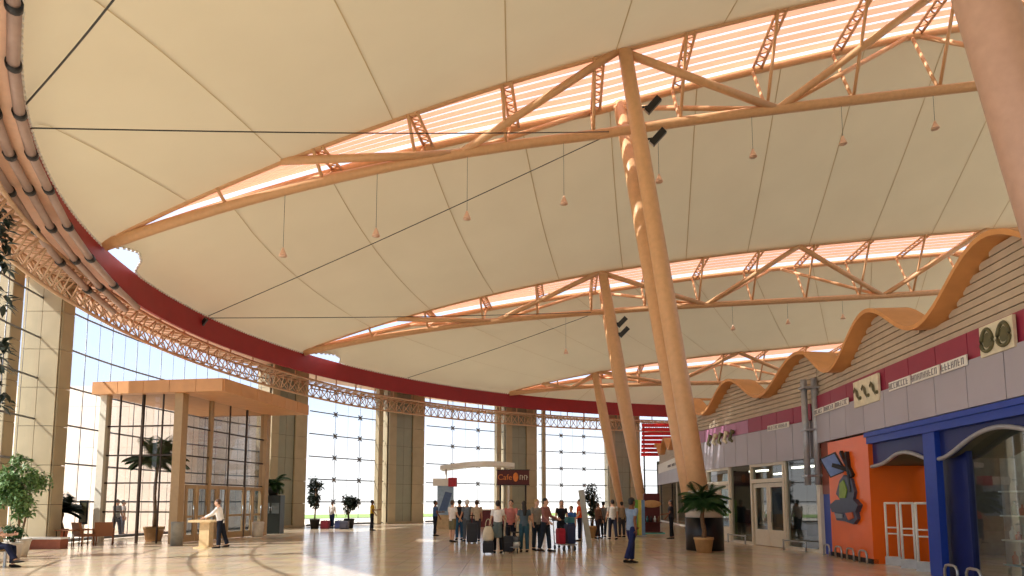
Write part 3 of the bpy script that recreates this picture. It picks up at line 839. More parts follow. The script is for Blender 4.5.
# irregular row of raised letters on the glazed shop
a, b = s2px(739), s2px(711)
r = thing('raised_emblem', 'row of olive raised glyphs on the purple fascia near the V column', 'sign', W((a+b)/2, .2, 4.2))
for k in range(5):
    s = b + (a-b)*(k+.5)/5; c = W(s, .19, 4.40); d = (W(a)-W(b)).normalized(); m = MB()
    ax = (d*.5+V((0,0,.85))).normalized(); bx_ = ax.cross(n2_)
    m.obox(c, ax*.24, bx_*.07, n2_*.03); m.ell(c+ax*.2+bx_*.1, (.09,.09,.09), 8, 6); m.obox(c-ax*.16+bx_*.1, bx_*.14, ax*.05, n2_*.03)
    m.build('glyph', M_cream if k % 2 else M_olive, r)
def lettering(label, sa, sb, z, n0, words_, h=.2):
    a, b = W(sb, n0), W(sa, n0); d = (b-a).normalized(); nr = wn_((sa+sb)/2); Lw = (b-a).length
    r = thing('lettering_strip', label, 'sign', (a+b)/2+V((0,0,z)))
    rr = random.Random(int(sa*100))
    x = 0; tot = sum(words_)+.35*(len(words_)-1); u = Lw/tot
    for w_ in words_:
        m = MB(); c0 = a+d*x; c1_ = a+d*(x+w_*u)
        m.obox((c0+c1_)/2+V((0,0,z)), d*w_*u/2, nr*.012, V((0,0,h/2))); m.build('word_plate', M_white, r)
        m = MB(); q = x+.3*u
        while q < x+(w_-.3)*u:
            c = a+d*q+nr*.016+V((0,0,z)); k = rr.choice((0,1,2,3)); t_ = .014
            m.obox(c-d*.03, d*t_/2, nr*.006, V((0,0,h*.33)))
            if k in (0,1): m.obox(c+d*.03, d*t_/2, nr*.006, V((0,0,h*.33)))
            if k in (0,2): m.obox(c+V((0,0,h*.28)), d*.035, nr*.006, V((0,0,t_/2)))
            if k in (1,3): m.obox(c, d*.035, nr*.006, V((0,0,t_/2)))
            if k in (2,3): m.obox(c-V((0,0,h*.28)), d*.035, nr*.006, V((0,0,t_/2)))
            q += .115
        m.build('letters', M_inkg, r)
        x += (w_+.35)*u
lettering('long pale lettering strip right of the three glyph board', s1px(985), s1px(902), 4.52, .19, [4.5,5,4], .22)
lettering('pale lettering strip left of the three glyph board', s1px(859), s1px(821), 4.55, .19, [4,3.5,4], .2)
lettering('short pale lettering strip on the fascia left of the metal pipe', s2px(796), s2px(774), 4.36, .19, [5], .2)
lettering('faint lettering strip on the white fascia behind the V column', S3+13, S3+19, 4.4, .19, [5,4,6], .28)

# floor to ceiling interiors of the shops
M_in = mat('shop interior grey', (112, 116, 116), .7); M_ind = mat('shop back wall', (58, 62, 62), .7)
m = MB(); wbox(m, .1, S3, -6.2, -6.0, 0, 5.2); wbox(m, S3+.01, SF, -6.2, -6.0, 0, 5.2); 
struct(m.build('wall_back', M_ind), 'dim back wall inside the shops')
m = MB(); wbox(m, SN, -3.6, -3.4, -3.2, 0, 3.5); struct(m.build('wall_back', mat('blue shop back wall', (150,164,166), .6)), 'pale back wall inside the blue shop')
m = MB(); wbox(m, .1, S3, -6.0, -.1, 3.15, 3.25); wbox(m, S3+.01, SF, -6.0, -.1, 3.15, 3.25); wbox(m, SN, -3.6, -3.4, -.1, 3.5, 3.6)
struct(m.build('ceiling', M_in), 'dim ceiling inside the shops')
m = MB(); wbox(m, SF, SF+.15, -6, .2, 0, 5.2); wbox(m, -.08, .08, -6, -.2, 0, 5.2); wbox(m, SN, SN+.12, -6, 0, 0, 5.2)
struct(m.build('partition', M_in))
M_lamp = mat('shop strip light', (255,250,235), .5, emit=((255,246,225), 10))
for k, (s, n) in enumerate([(2, -3), (5.5, -3), (9, -3), (12.5, -3)]):
    m = MB(); wbox(m, s-.7, s+.7, n-.1, n+.1, 3.08, 3.15); tag(m.build('ceiling_light', M_lamp, at=W(s,n,3.08)), ordinal(k)+' strip light from the pipe end inside the glazed shop', 'light', 'strip lights inside the glazed shop')
for k, (s, n) in enumerate([(-8.3, -1.6), (-5.2, -2.4), (-10.6, -2.2)]):
    m = MB(); wbox(m, s-.7, s+.7, n-.15, n+.15, 3.42, 3.5); tag(m.build('ceiling_light', M_lamp, at=W(s,n,3.42)), ['strip light inside the blue shop over the shelves', 'strip light inside the blue shop near the orange wall', 'strip light inside the blue shop at the picture edge'][k], 'light', 'strip lights inside the blue shop')
# glazed shopfront
segs = [('w', .12, s2px(786)), ('d', s2px(786), s2px(752)), ('w', s2px(752), s2px(731)), ('d', s2px(731), s2px(708)), ('w', s2px(708), S3-.05), ('w', S3+.05, S3+8), ('w', S3+8, S3+16), ('w', S3+16, SF)]
kd = 0; kw = wn[0]
for ty, a, b in segs:
    if ty == 'd':
        kd += 1
        r = bpy.data.objects.new('door_%d' % kd, None); COL.objects.link(r); c = W((a+b)/2); r.location = c; BASE[r.name] = c
        struct(r, ['white framed double door of the glazed shop, nearer one', 'white framed double door of the glazed shop beside the palm'][kd-1])
        m = MB(); wbox(m, a, a+.1, -.1, .1, 0, 3.1); wbox(m, b-.1, b, -.1, .1, 0, 3.1); wbox(m, a+.1, b-.1, -.1, .1, 2.38, 2.52); wbox(m, a+.1, b-.1, -.1, .1, 3.0, 3.1); m.build('door_frame', M_offwhite, r)
        mid = (a+b)/2
        for p, q in ((a+.12, mid-.01), (mid+.01, b-.12)):
            m = MB(); f = .13
            wbox(m, p, p+f, -.03, .03, .02, 2.36); wbox(m, q-f, q, -.03, .03, .02, 2.36); wbox(m, p+f, q-f, -.03, .03, 2.2, 2.36); wbox(m, p+f, q-f, -.03, .03, .02, .62)
            lf = m.build('door_leaf', M_offwhite, r)
            m = MB(); m.add([W(p+f,0,.62), W(q-f,0,.62), W(q-f,0,2.2), W(p+f,0,2.2)], [[0,1,2,3]]); m.build('door_glass', M_glass_t, lf)
            m = MB(); hs = q-.2 if p < mid-.2 else p+.2; m.tube(W(hs,.08,.9), W(hs,.08,1.3), .018, 6); m.build('handle', M_chrome, lf)
        m = MB(); m.add([W(a+.1,0,2.52), W(b-.1,0,2.52), W(b-.1,0,3.0), W(a+.1,0,3.0)], [[0,1,2,3]]); m.build('transom_glass', M_glass_t, r)
    else:
        kw += 1
        r = bpy.data.objects.new('window_%d' % kw, None); COL.objects.link(r); c = W((a+b)/2); r.location = c; BASE[r.name] = c
        struct(r, 'dark reflecting shop window')
        m = MB(); wbox(m, a, b, -.08, .08, 0, .1); wbox(m, a, a+.06, -.06, .06, .1, 3.1); wbox(m, b-.06, b, -.06, .06, .1, 3.1); m.build('window_frame', M_offwhite, r)
        m = MB(); m.add([W(a,0,.1), W(b,0,.1), W(b,0,3.1), W(a,0,3.1)], [[0,1,2,3]]); m.build('pane', M_glass_t, r)
# guard rails low on the glazed front
for k, (a, b, lb) in enumerate([(.5, s2px(786)-.1, 'low steel guard rail in front of the shop window beside the pipe'), (s2px(752)+.1, s2px(731)-.1, 'low steel guard rail in front of the shop window between the double doors')]):
    c = W((a+b)/2, .3)
    r = thing('guard_rail', lb, 'rail', c)
    MB().tube(W(a,.3,.32), W(b,.3,.32), .025, 8).build('bar', M_chrome, r)
    for s in (a+.05, b-.05): MB().tube(W(s,.3,0), W(s,.3,.36), .03, 8).build('post', M_chrome, r)

# blue and orange shop
sA = s1px(832); sB = s1px(873)
sh = thing('shopfront', 'blue and orange shopfront with wavy metal header at the right', 'shopfront', W(-5, 0))
m = MB(); wbox(m, s1px(834), -.14, -.1, .04, 1.9, 3.55); m.build('rust_panel', M_rust, sh)
m = MB(); wbox(m, s1px(834), -.14, -.1, .02, 0, 1.9); m.build('navy_panel', M_blue, sh)
m = MB(); 
wbox(m, sB, sA, -1.7, .10, .0, 3.5); m.build('orange_wall', M_orange, sh)
m = MB(); wbox(m, sB-.0, sA, -.02, .14, 0, .12); m.build('skirting', M_dark, sh)
sP0, sP1 = s1px(941), s1px(929)
m = MB(); wbox(m, SN, sB, -.05, .14, 3.22, 3.5); wbox(m, SN, sB, .14, .2, 3.40, 3.52); m.build('blue_beam', M_blue, sh)
m = MB(); wbox(m, sP0, sP1, -.05, .10, 0, 3.3); m.build('blue_post', M_blue, sh)
sW = s1pxn(968, -.3)
m = MB(); wbox(m, sW, sP0+.75, -.35, -.25, 0, 3.3); m.build('navy_wall', M_navy, sh)
wp = Interp(*zip(*sorted([(s1px(p), z) for p, z in [(871,2.62),(885,2.66),(901,2.92),(915,2.85),(929,2.64),(941,2.6),(953,2.68),(965,2.88),(980,3.04),(995,3.12),(1012,3.10),(1030,2.98),(1060,2.75)]])))
def wsm(s): return sum(wp(s+e) for e in (-.3,-.2,-.1,0,.1,.2,.3))/7
m = MB(); n = 80
for k in range(n):
    a, b = -11+(sB+11)*k/n, -11+(sB+11)*(k+1)/n
    m.hexa([W(a,-.12)[:2], W(b,-.12)[:2], W(b,-.02)[:2], W(a,-.02)[:2]], [wsm(a), wsm(b), wsm(b), wsm(a)], 3.3)
m.build('bulkhead', M_navy, sh)
MB().loft([W(-11+(sB+11)*k/n, .03, wsm(-11+(sB+11)*k/n)-.02) for k in range(n+1)], [(.05,.045)]*(n+1), 8, ref=(0,0,1)).build('wavy_header', M_pipe, sh)
m = MB()
for k in range(n):
    a, b = -11+(sB+11)*k/n, -11+(sB+11)*(k+1)/n
    q = [W(a,-.1,wsm(a)), W(b,-.1,wsm(b)), W(b,-1.4,wsm(b)), W(a,-1.4,wsm(a))]
    m.add(q, [[0,1,2,3]])
m.build('wavy_soffit', mat('olive soffit', (92, 90, 76), .6), sh)
m = MB(); m.add([W(-11,-.3,.1), W(sW,-.3,.1), W(sW,-.3,3.1), W(-11,-.3,3.1)], [[0,1,2,3]]); m.build('pane', glass_mat('blue shop glass', (.75,.82,.82), 1.5, .14), sh)
m = MB(); wbox(m, -11, sW, -.36, -.24, 0, .1); wbox(m, sW-.05, sW, -.36, -.24, .1, 3.1); m.build('window_frame', M_navy, sh)
sg_ = s1pxn(924.5, -1.2); m = MB(); wbox(m, sg_-.09, sg_+.09, -1.3, -1.2, 0, 3.2); m.build('green_strip', mat('yellow green strip', (176, 186, 80), .5), sh)
# shelves with goods behind the blue shop glass
M_shelf = mat('glass shelf', (190, 206, 206), .3)
rg = random.Random(3)
gcols = [mat('goods '+n_, c_, .5) for n_, c_ in (('teal',(70,120,130)),('dark',(50,46,50)),('white',(220,220,215)),('brown',(120,90,64)),('red',(150,60,56)),('sand',(190,170,130)))]
k = 0
for (s0_, s1_, n_) in ((sW-1.05, sW-.25, -.9), (sW-2.6, sW-1.3, -1.1)):
    lab = 'narrow display shelf unit behind the blue shop glass, by the navy wall' if k == 0 else 'wide display shelf unit behind the blue shop glass at the picture edge'
    r = thing('display_shelf', lab, 'shelf', W((s0_+s1_)/2, n_)); k += 1
    for z in (.35, .85, 1.35, 1.85):
        m = MB(); wbox(m, s0_, s1_, n_-.2, n_+.2, z, z+.03); m.build('shelf_board', M_shelf, r)
    for s in (s0_, s1_):
        m = MB(); wbox(m, s-.02, s+.02, n_-.2, n_-.16, 0, 2.0); m.build('upright', M_chrome, r)
    q = 0
    for zi, z in enumerate((.38, .88, 1.38)):
        s = s0_+.12
        while s < s1_-.1:
            h = rg.uniform(.16,.3); c = W(s, n_+rg.uniform(-.04,.08), z)
            b_ = MB(); b_._lathe(c, [(0,0),(.05,0),(.055,h*.6),(.02,h*.75),(.022,h),(0,h)], 10)
            tag(b_.build('bottle', rg.choice(gcols), at=c), 'small bottle on the %s shelf level, %s along, of the %s display unit' % (['lowest','middle','upper'][zi], ordinal(q % 12), 'narrow' if k == 1 else 'wide'), 'bottle', 'bottles on the blue shop display units')
            q += 1; s += rg.uniform(.16,.24)
        q = 0
# display screen, emblem
c = W(s1px(846), .14, 2.95)
d1 = V((.085,1,0)).normalized()
r = thing('wall_screen', 'dark tilted screen on a black arm at the top of the orange wall', 'screen', c)
def scr(px, py, n):  # point on the plane n metres in front of the near shop wall
    s = s1px(px); return W(s, n, EYE + (HOR-py)*W(s).y/F*1.0)
ctr = scr(845, 465, .34)
nr = (n1_*.45 + V((-.35,-1,-.25))).normalized(); rt = V((0,0,1)).cross(nr).normalized(); u0 = nr.cross(rt)
up = (u0 - rt*.42).normalized(); ax2 = up.cross(nr).normalized()
m = MB(); m.obox(ctr, ax2*.24, up*.32, nr*.04); m.build('casing', M_black, r)
m = MB(); m.obox(ctr+nr*.045, ax2*.205, up*.285, nr*.004); m.build('display', mat('screen glass', (110, 136, 190), .15, spec=.8), r)
m = MB(); m.beam(ctr, scr(853, 470, .12), .10, .12); m.beam(scr(853,452,.13), scr(856,492,.13), .14, .10); m.beam(scr(847,452,.13), scr(858,476,.13), .12, .10); m.build('arm', M_black, r)
# emblem: stacked dark shield with green figure and orange oval
M_slate = mat('slate emblem', (64, 72, 94), .4); M_lime = mat('lime paint', (132, 160, 70), .5)
c = scr(851, 505, .14)
r = thing('wall_emblem', 'dark slate relief emblem with lime and orange patches on the orange wall', 'emblem', c)
def plate(pts, n0, th, mt, name):
    q = [scr(x, y, n0) for x, y in pts]; n = len(q); m = MB()
    vs = q + [p + n1_*th for p in q]
    m.add(vs, [list(range(n)), list(range(n, 2*n))[::-1]] + [[i, n+i, n+(i+1)%n, (i+1)%n] for i in range(n)])
    return m.build(name, mt, r)
plate([(845,481),(850,475),(857,479),(860,492),(858,500),(846,501),(841,494)], .08, .10, M_slate, 'upper_plate')
plate([(836,505),(842,500),(860,499),(865,505),(862,512),(838,512)], .08, .16, M_slate, 'middle_plate')
plate([(839,511),(861,511),(862,519),(858,524),(849,521),(841,520)], .08, .12, M_slate, 'lower_plate')
plate([(846,484),(850,480),(853,490),(851,498),(845,498)], .18, .03, M_lime, 'lime_patch')
plate([(851,513),(858,512),(859,518),(854,520)], .20, .03, mat('orange patch', (196, 96, 56), .5), 'orange_patch')
plate([(840,513),(848,514),(848,518),(842,518)], .20, .03, mat('pale patch', (140, 150, 160), .5), 'pale_patch')
# security gates
def gate(px, k):
    s = s1px(px); c = W(s, -.25)
    r = thing('security_gate', ['white security gate frame, nearest to the orange wall', 'white security gate frame in the middle of the three', 'white security gate frame beside the blue post'][k], 'security gate', c, 'security gates at the blue shop entrance')
    h, w_ = 1.62, .135; 
    ax = (d1*.55 + n1_*.83).normalized()
    fr = [c+ax*-w_+V((0,0,.2)), c+ax*-w_+V((0,0,h)), c+ax*w_+V((0,0,h)), c+ax*w_+V((0,0,.2))]
    m = MB()
    for i in range(4): m.tube(fr[i], fr[(i+1)%4], .03, 8)
    for i in (1,2): m.ell(fr[i], (.03,.03,.03), 8, 6)
    m.build('frame', M_white, r)
    for z in (.82, .98): m = MB(); m.tube(c+ax*-w_+V((0,0,z)), c+ax*w_+V((0,0,z)), .022, 8); m.build('crossbar', M_white, r)
    m = MB(); m.obox(c+V((0,0,.11)), ax*.18, ax.cross(V((0,0,1)))*.09, V((0,0,.11))); m.build('base', mat('pale grey base', (186,188,190), .5), r)
for k, px in enumerate((879, 894, 909)): gate(px, k)
# low hoops along the front
def hoop(px, lab, n=.45, w=.22, h=.34):
    s = s1px(px); c = W(s, n)
    a, b = W(s-w, n), W(s+w, n)
    pts = [a, a+V((0,0,h*.7)), a.lerp(b,.12)+V((0,0,h*.95)), a.lerp(b,.3)+V((0,0,h)), a.lerp(b,.7)+V((0,0,h)), a.lerp(b,.88)+V((0,0,h*.95)), b+V((0,0,h*.7)), b]
    m = MB(); m.loft(pts, .028, 8, ref=n1_); tag(m.build('bollard_hoop', M_chrome, at=c), lab, 'hoop', 'metal hoops along the shop base')
hoop(833, 'metal floor hoop by the rust panel, left end of the orange wall', .3)
hoop(845, 'second metal floor hoop along the orange wall', .3)
hoop(857, 'third metal floor hoop along the orange wall', .3)
hoop(870, 'fourth metal floor hoop, at the right end of the orange wall', .3)
hoop(962, 'metal floor hoop in front of the navy wall', .35)
hoop(985, 'metal floor hoop in front of the blue shop window', .35)

# unseen walls added behind the viewpoint and far right to cut ambient fill
m = MB(); m.box((-4,-12.3,0), (41,-12,12)); struct(m.build('unseen_wall_rear', mat('unseen wall paint', (176,164,146), .7)))
m = MB(); m.box((41,-12.3,0), (41.3,58,13)); struct(m.build('unseen_wall_east', mat('unseen wall paint', (176,164,146), .7)))

# ------------------------------------------------------------------ plants
def leaf_quad(mb, p, d, up, L, w):
    d = d.normalized(); s = d.cross(up)
    if s.length < 1e-3: s = V((1,0,0))
    s.normalize(); n = s.cross(d)
    a = p; m1 = p + d*L*.45 + s*w/2 + n*L*.06; m2 = p + d*L*.45 - s*w/2 + n*L*.06; e = p + d*L - n*L*.05; c = p + d*L*.5
    mb.add([a, m1, e, m2, c], [[0,1,4],[1,2,4],[2,3,4],[3,0,4]])
def pot(parent, c, r, h, mt, name='pot'):
    m = MB(); m._lathe(V(c), [(0,0),(r*.72,0),(r*.95,h*.85),(r,h*.86),(r,h),(r*.88,h),(r*.86,h*.9),(0,h*.9)], 20); p_ = m.build(name, mt, parent)
    m = MB(); m._lathe(V(c), [(r*.87,h*.905),(0,h*.93)], 16); m.build('soil', M_soil, p_)
def bush(label, name, cat, loc, H, crown_r, crown_c, nleaf, leafL, mt, potr, poth, potm, seed, trunk_r=.035):
    rr = random.Random(seed); loc = V(loc); r = thing(name, label, cat, loc)
    pot(r, loc, potr, poth, potm)
    tr = MB(); cc = loc + V((0,0,crown_c))
    for k in range(3):
        a = rr.uniform(0, 2*PI); b = loc + V((.05*math.cos(a), .05*math.sin(a), poth*.9))
        e = cc + V((crown_r[0]*.3*math.cos(a), crown_r[1]*.3*math.sin(a), crown_r[2]*.3)); m_ = b.lerp(e, .5) + V((rr.uniform(-.06,.06), rr.uniform(-.06,.06), 0))
        tr.loft([b, m_, e], [trunk_r, trunk_r*.8, trunk_r*.45], 7)
        for q in range(5):
            f = rr.uniform(.45, 1); s = b.lerp(e, f); a2 = rr.uniform(0, 2*PI)
            tr.loft([s, s+V((crown_r[0]*.6*math.cos(a2), crown_r[1]*.6*math.sin(a2), rr.uniform(-.1,.3)))], [trunk_r*.35, trunk_r*.15], 5)
    tr.build('trunk', M_bark, r)
    lf = MB()
    blobs = []
    for k in range(16):
        th = rr.uniform(0, 2*PI); ph = math.acos(rr.uniform(-1,1)); q = rr.uniform(.35,.8)
        blobs.append((cc + V((crown_r[0]*q*math.sin(ph)*math.cos(th), crown_r[1]*q*math.sin(ph)*math.sin(th), crown_r[2]*q*math.cos(ph))), rr.uniform(.25,.42)))
    for k in range(nleaf):
        bc, br = rr.choice(blobs); v = V((rr.gauss(0,1), rr.gauss(0,1), rr.gauss(0,1))).normalized()*br*rr.random()**.4
        p = bc + V((v.x*crown_r[0], v.y*crown_r[1], v.z*crown_r[2]*.8))
        d = V((rr.gauss(0,1), rr.gauss(0,1), rr.gauss(-.5,.7)))
        leaf_quad(lf, p, d, V((rr.gauss(0,.4), rr.gauss(0,.4), 1)), leafL*rr.uniform(.7,1.3), leafL*.45)
    lf.build('foliage', mt, r)
    return r
def palm(label, loc, H, nfr, L, mt, potr, poth, potm, seed, droop=1.0, name='potted_palm', wl=.03):
    rr = random.Random(seed); loc = V(loc); r = thing(name, label, 'palm', loc)
    pot(r, loc, potr, poth, potm)
    top = loc + V((rr.uniform(-.06,.06), 0, H))
    m = MB(); n = 8
    m.loft([loc.lerp(top, k/n)+V((.03*math.sin(k), .02*math.cos(k), poth*.8*(1-k/n))) for k in range(n+1)], [.075-.02*k/n+.01*(k % 2) for k in range(n+1)], 9); m.build('trunk', M_bark, r)
    for f in range(nfr):
        a = 2*PI*f/nfr + rr.uniform(-.25,.25); el = rr.uniform(.2, 1.4); l = L*rr.uniform(.8,1.1)
        pts = []; p = top.copy(); d = V((math.cos(a)*math.cos(el), math.sin(a)*math.cos(el), math.sin(el)))
        ns_ = 10
        for k in range(ns_+1):
            pts.append(p.copy()); p = p + d*l/ns_; d = (d + V((0,0,-.17*droop))).normalized()
        fr_ = MB(); fr_.loft(pts, [.014*(1-.7*k/ns_) for k in range(ns_+1)], 5)
        for k in range(1, ns_*3):
            t = k/3; i = int(t)
            if i >= ns_: break
            q = pts[i].lerp(pts[i+1], t-i); dd = (pts[i+1]-pts[i]).normalized(); sd = dd.cross(V((0,0,1))).normalized()
            ll = l*.42*math.sin(PI*min(.97, .12+t/ns_*.86))**.7
            for sg in (-1,1): leaf_quad(fr_, q, dd*.55 + sd*sg + V((0,0,-.35)), V((0,0,1)), ll, wl)
        fr_.build('frond', mt, r)
    return r
bush('tall leafy green ficus in a pale pot at the left edge', 'potted_ficus', 'plant', ground(25, 19.5), 3.3, (.82,.7,1.05), 2.15, 3000, .165, M_leaf2, .34, .55, M_potw, 1, .03)
bush('small round green shrub in a white pot under the ficus', 'potted_shrub', 'plant', ground(20, 18.7), 1.0, (.42,.42,.26), .78, 500, .11, M_leaf, .26, .5, M_potw, 2, .02)
palm('dark thin palm plant beside the nearest pier', ground(67, 25.4), 1.25, 20, .95, M_leaf3, .25, .6, mat('terracotta pot', (160,84,52), .6), 3, .9, wl=.08)
palm('tall palm standing inside the glass vestibule', L_(1.5, 2.1), 3.4, 26, 1.35, M_leaf, .42, .6, M_pot, 4, .9, wl=.08)
palm('dark bushy palm on the black cabinet by the vestibule pier', ground(275, 34.0)+V((0,0,2.0)), .5, 16, 1.0, M_leaf, .3, .4, M_black, 5, 1.3, wl=.07)
bush('slim dark potted tree in front of the first far window, left side', 'potted_tree', 'plant', ground(317, 40), 3.2, (.62,.5,1.15), 2.1, 900, .24, M_leaf3, .32, .6, M_black, 6, .04)
bush('round dark potted tree in the middle of the first far window', 'potted_tree', 'plant', ground(351, 41), 2.4, (.66,.55,.72), 1.55, 700, .24, M_leaf3, .34, .6, M_black, 7, .04)
bush('slim potted tree behind the person in the orange top', 'potted_tree', 'plant', ground(591, 30), 2.9, (.42,.38,.95), 1.85, 800, .18, M_leaf3, .3, .55, M_pot, 8, .03)
palm('dark potted palm in a sand pot beside the V column', ground(701, 21.2), 1.6, 34, .95, M_leaf, .32, .5, M_pot, 9, .9, wl=.05)
# a plant reaching into the frame at the upper left: tall branch with dark leaves
r = thing('tall_foliage_plant', 'dark big leaved plant reaching in at the far left edge', 'plant', ground(-22, 17.6))
pot(r, ground(-22, 17.6), .5, .8, M_pot)
st = MB(); bp_ = [ground(-22,17.6)+V((0,0,.6)), at_y(-22, 420, 17.6), at_y(-18, 320, 17.7), at_y(-12, 215, 17.6)]
st.loft(bp_, [.07,.06,.045,.03], 8); st.build('trunk', M_bark, r)
lf = MB(); rr = random.Random(11)
for (px, py) in ((2,212),(6,236),(3,262),(5,300),(3,345),(2,360),(5,398),(2,225),(-6,250),(-8,290),(-10,330),(-6,385),(-10,410)):
    for k in range(14):
        p = at_y(px-1+rr.uniform(-4,3), py+rr.uniform(-8,8), 17.6+rr.uniform(-.2,.2))
        leaf_quad(lf, p, V((rr.uniform(-.5,1), rr.uniform(-.8,.8), rr.uniform(-1,.3))), V((0,0,1)), .42, .18)
lf.build('foliage', M_leaf3, r)

# ------------------------------------------------------------------ people
SKIN = {'a': mat('skin tan', (178,128,98), .5, spec=.3), 'b': mat('skin fair', (214,168,140), .5, spec=.3), 'c': mat('skin brown', (132,88,64), .5, spec=.3)}
M_eye = mat('eye', (30,24,22), .3); M_lip = mat('lip', (150,84,76), .5)
HAIR = {'black': mat('black hair', (28,24,22), .5), 'brown': mat('brown hair', (78,54,38), .5), 'blond': mat('blond hair', (176,142,90), .5), 'cap': mat('white cap cloth', (228,226,220), .7)}
def rm(mb, name, mt, parent, vox, sub=None):
    """one continuous smooth surface out of the lofts"""
    me = bpy.data.meshes.new('tmp'); me.from_pydata(mb.v, [], mb.f); me.update()
    o = bpy.data.objects.new('tmp', me); COL.objects.link(o)
    md = o.modifiers.new('r', 'REMESH'); md.mode = 'VOXEL'; md.voxel_size = vox; md.use_smooth_shade = True
    m2 = o.modifiers.new('s', 'SMOOTH'); m2.iterations = 4; m2.factor = .5
    dg = bpy.context.evaluated_depsgraph_get()
    nm = bpy.data.meshes.new_from_object(o.evaluated_get(dg), depsgraph=dg)
    bpy.data.objects.remove(o); bpy.data.meshes.remove(me)
    nm.name = name; nm.materials.clear()
    for m_ in (mt if isinstance(mt, list) else [mt]): nm.materials.append(m_)
    return nm
def join_mesh(nm, mb):
    """append lofted bits to a mesh (same object)"""
    bm = bmesh.new(); bm.from_mesh(nm)
    vs = [bm.verts.new(v) for v in mb.v]
    for f, mi in zip(mb.f, mb.m):
        try:
            fc = bm.faces.new([vs[i] for i in f]); fc.material_index = mi; fc.smooth = True
        except ValueError: pass
    bm.to_mesh(nm); bm.free()
def person(label, loc, face, H=1.72, top=(200,200,200), bottom=(40,44,60), skin='a', hair='black', legs=((0,0),(0,0)), arms=((5,8,12),(5,8,12)), lean=0, fem=False,
           long_hair=False, shorts=False, skirt=None, sleeves='short', group=None, vox=.016, seat=None, twist=0, shoes=(36,32,30), child=False, head=(0,0)):
    k = H/1.75; D = math.radians
    r = thing('person', label, 'person', loc, group)
    fwd = V((0,1,0))
    def rx(v, a):  # rotate forward (towards +y) by a degrees about x
        a = D(a); return V((v.x, v.y*math.cos(a)+v.z*math.sin(a), v.z*math.cos(a)-v.y*math.sin(a)))
    pel = V((0,0,.95)); sw = .165 if fem else .185; hw = .088
    T = lambda v: pel + rx(V(v)-pel, lean)
    hips = [V((s*hw,0,.92)) for s in (-1,1)]
    leg = []
    for i, s in enumerate((-1,1)):
        a, b = legs[i]; h = hips[i]
        kn = h + V((s*.012, math.sin(D(a))*.43, -math.cos(D(a))*.43)); an = kn + V((0, math.sin(D(a-b))*.42, -math.cos(D(a-b))*.42))
        leg.append((h, kn, an, a-b))
    low = min(l[2].z for l in leg); dz = .075 - low
    sh = [T((s*sw,0,1.42)) for s in (-1,1)]
    arm = []
    for i, s in enumerate((-1,1)):
        pit, abd, eb = arms[i]
        def dirv(p): return rx(V((s*math.sin(D(abd)), math.sin(D(p))*math.cos(D(abd)), -math.cos(D(p))*math.cos(D(abd)))), lean*.6)
        u = dirv(pit); el = sh[i] + u*.29; w_ = dirv(pit+eb); w_ = (w_ + V((-s*.12 if eb > 30 else 0, 0, 0))).normalized(); wr = el + w_*.25
        arm.append((sh[i], el, wr, w_))
    hd = T((0,.015,1.62)); nk = T((0,-.005,1.49))
    off = V((0,0,dz))
    P = lambda v: (V(v)+off)*k
    bd = MB()
    R = lambda x: [(a*k, b*k) for a, b in x]
    cw = .9 if fem else 1.0
    torso = [(0,0,.86),(0,0,.95),(0,0,1.08),(0,.01,1.22),(0,.01,1.34),(0,0,1.43),(0,-.005,1.48)]
    tr = [(.12,.09),(.165,.11),(.135*cw,.10),(.15*cw,.11),(.17*cw,.115),(.13,.09),(.06,.06)]
    bd.loft([P(T(t)) if t[2] > .95 else P(t) for t in torso], R(tr), 16)
    for i in range(2):
        bd.ell(P(arm[i][0]), (.06*k,.06*k,.06*k), 10, 8)
    bd.loft([P(T((0,-.005,1.44))), P(nk), P(T((0,.005,1.56)))], R([(.062,.062),(.054,.056),(.058,.062)]), 12)
    # head: cranium, jaw, nose, ears
    bd.ell(P(hd+V((0,-.012,.035))), (.077*k,.095*k,.098*k), 16, 12); bd.ell(P(hd+V((0,.028,-.045))), (.056*k,.062*k,.072*k), 14, 10)
    bd.loft([P(hd+V((0,.085,.02))), P(hd+V((0,.112,-.018))), P(hd+V((0,.085,-.03)))], R([(.011,.011),(.018,.016),(.012,.012)]), 8)
    for s in (-1,1): bd.ell(P(hd+V((s*.08,-.01,.0))), (.014*k,.024*k,.034*k), 8, 6)
    for h, kn, an, ft in leg:
        bd.loft([P(h+V((0,0,.03))), P(h.lerp(kn,.3)), P(h.lerp(kn,.7)), P(kn), P(kn.lerp(an,.3)+V((0,-.012,0))), P(kn.lerp(an,.7)), P(an)], R([(.085,.09),(.084,.088),(.066,.07),(.056,.058),(.056,.06),(.042,.045),(.036,.04)]), 12)
        f = V((0, math.cos(D(ft*.5)), math.sin(D(ft*.5))*.5)).normalized()
        bd.loft([P(an+V((0,-.05,-.03))), P(an+V((0,.02,-.035))), P(an+f*.12+V((0,0,-.05))), P(an+f*.19+V((0,0,-.055)))], R([(.03,.03),(.036,.04),(.042,.026),(.03,.016)]), 10)
    fing = MB()
    for i, s in enumerate((-1,1)):
        a, e, w_, dv = arm[i]
        bd.loft([P(a), P(a.lerp(e,.5)), P(e), P(e.lerp(w_,.35)), P(w_)], R([(.052,.055),(.045,.047),(.037,.038),(.039,.039),(.026,.028)]), 10)
        side = dv.cross(V((s,0,0)))
        if side.length < .2: side = V((0,1,0))
        side.normalize(); nrm = dv.cross(side).normalized()      # side: across the knuckles
        if nrm.x*s > 0: nrm = -nrm                                # palm faces the body
        bd.loft([P(w_-dv*.01), P(w_+dv*.045), P(w_+dv*.09)], R([(.028,.022),(.04,.018),(.038,.014)]), 10, ref=tuple(side))
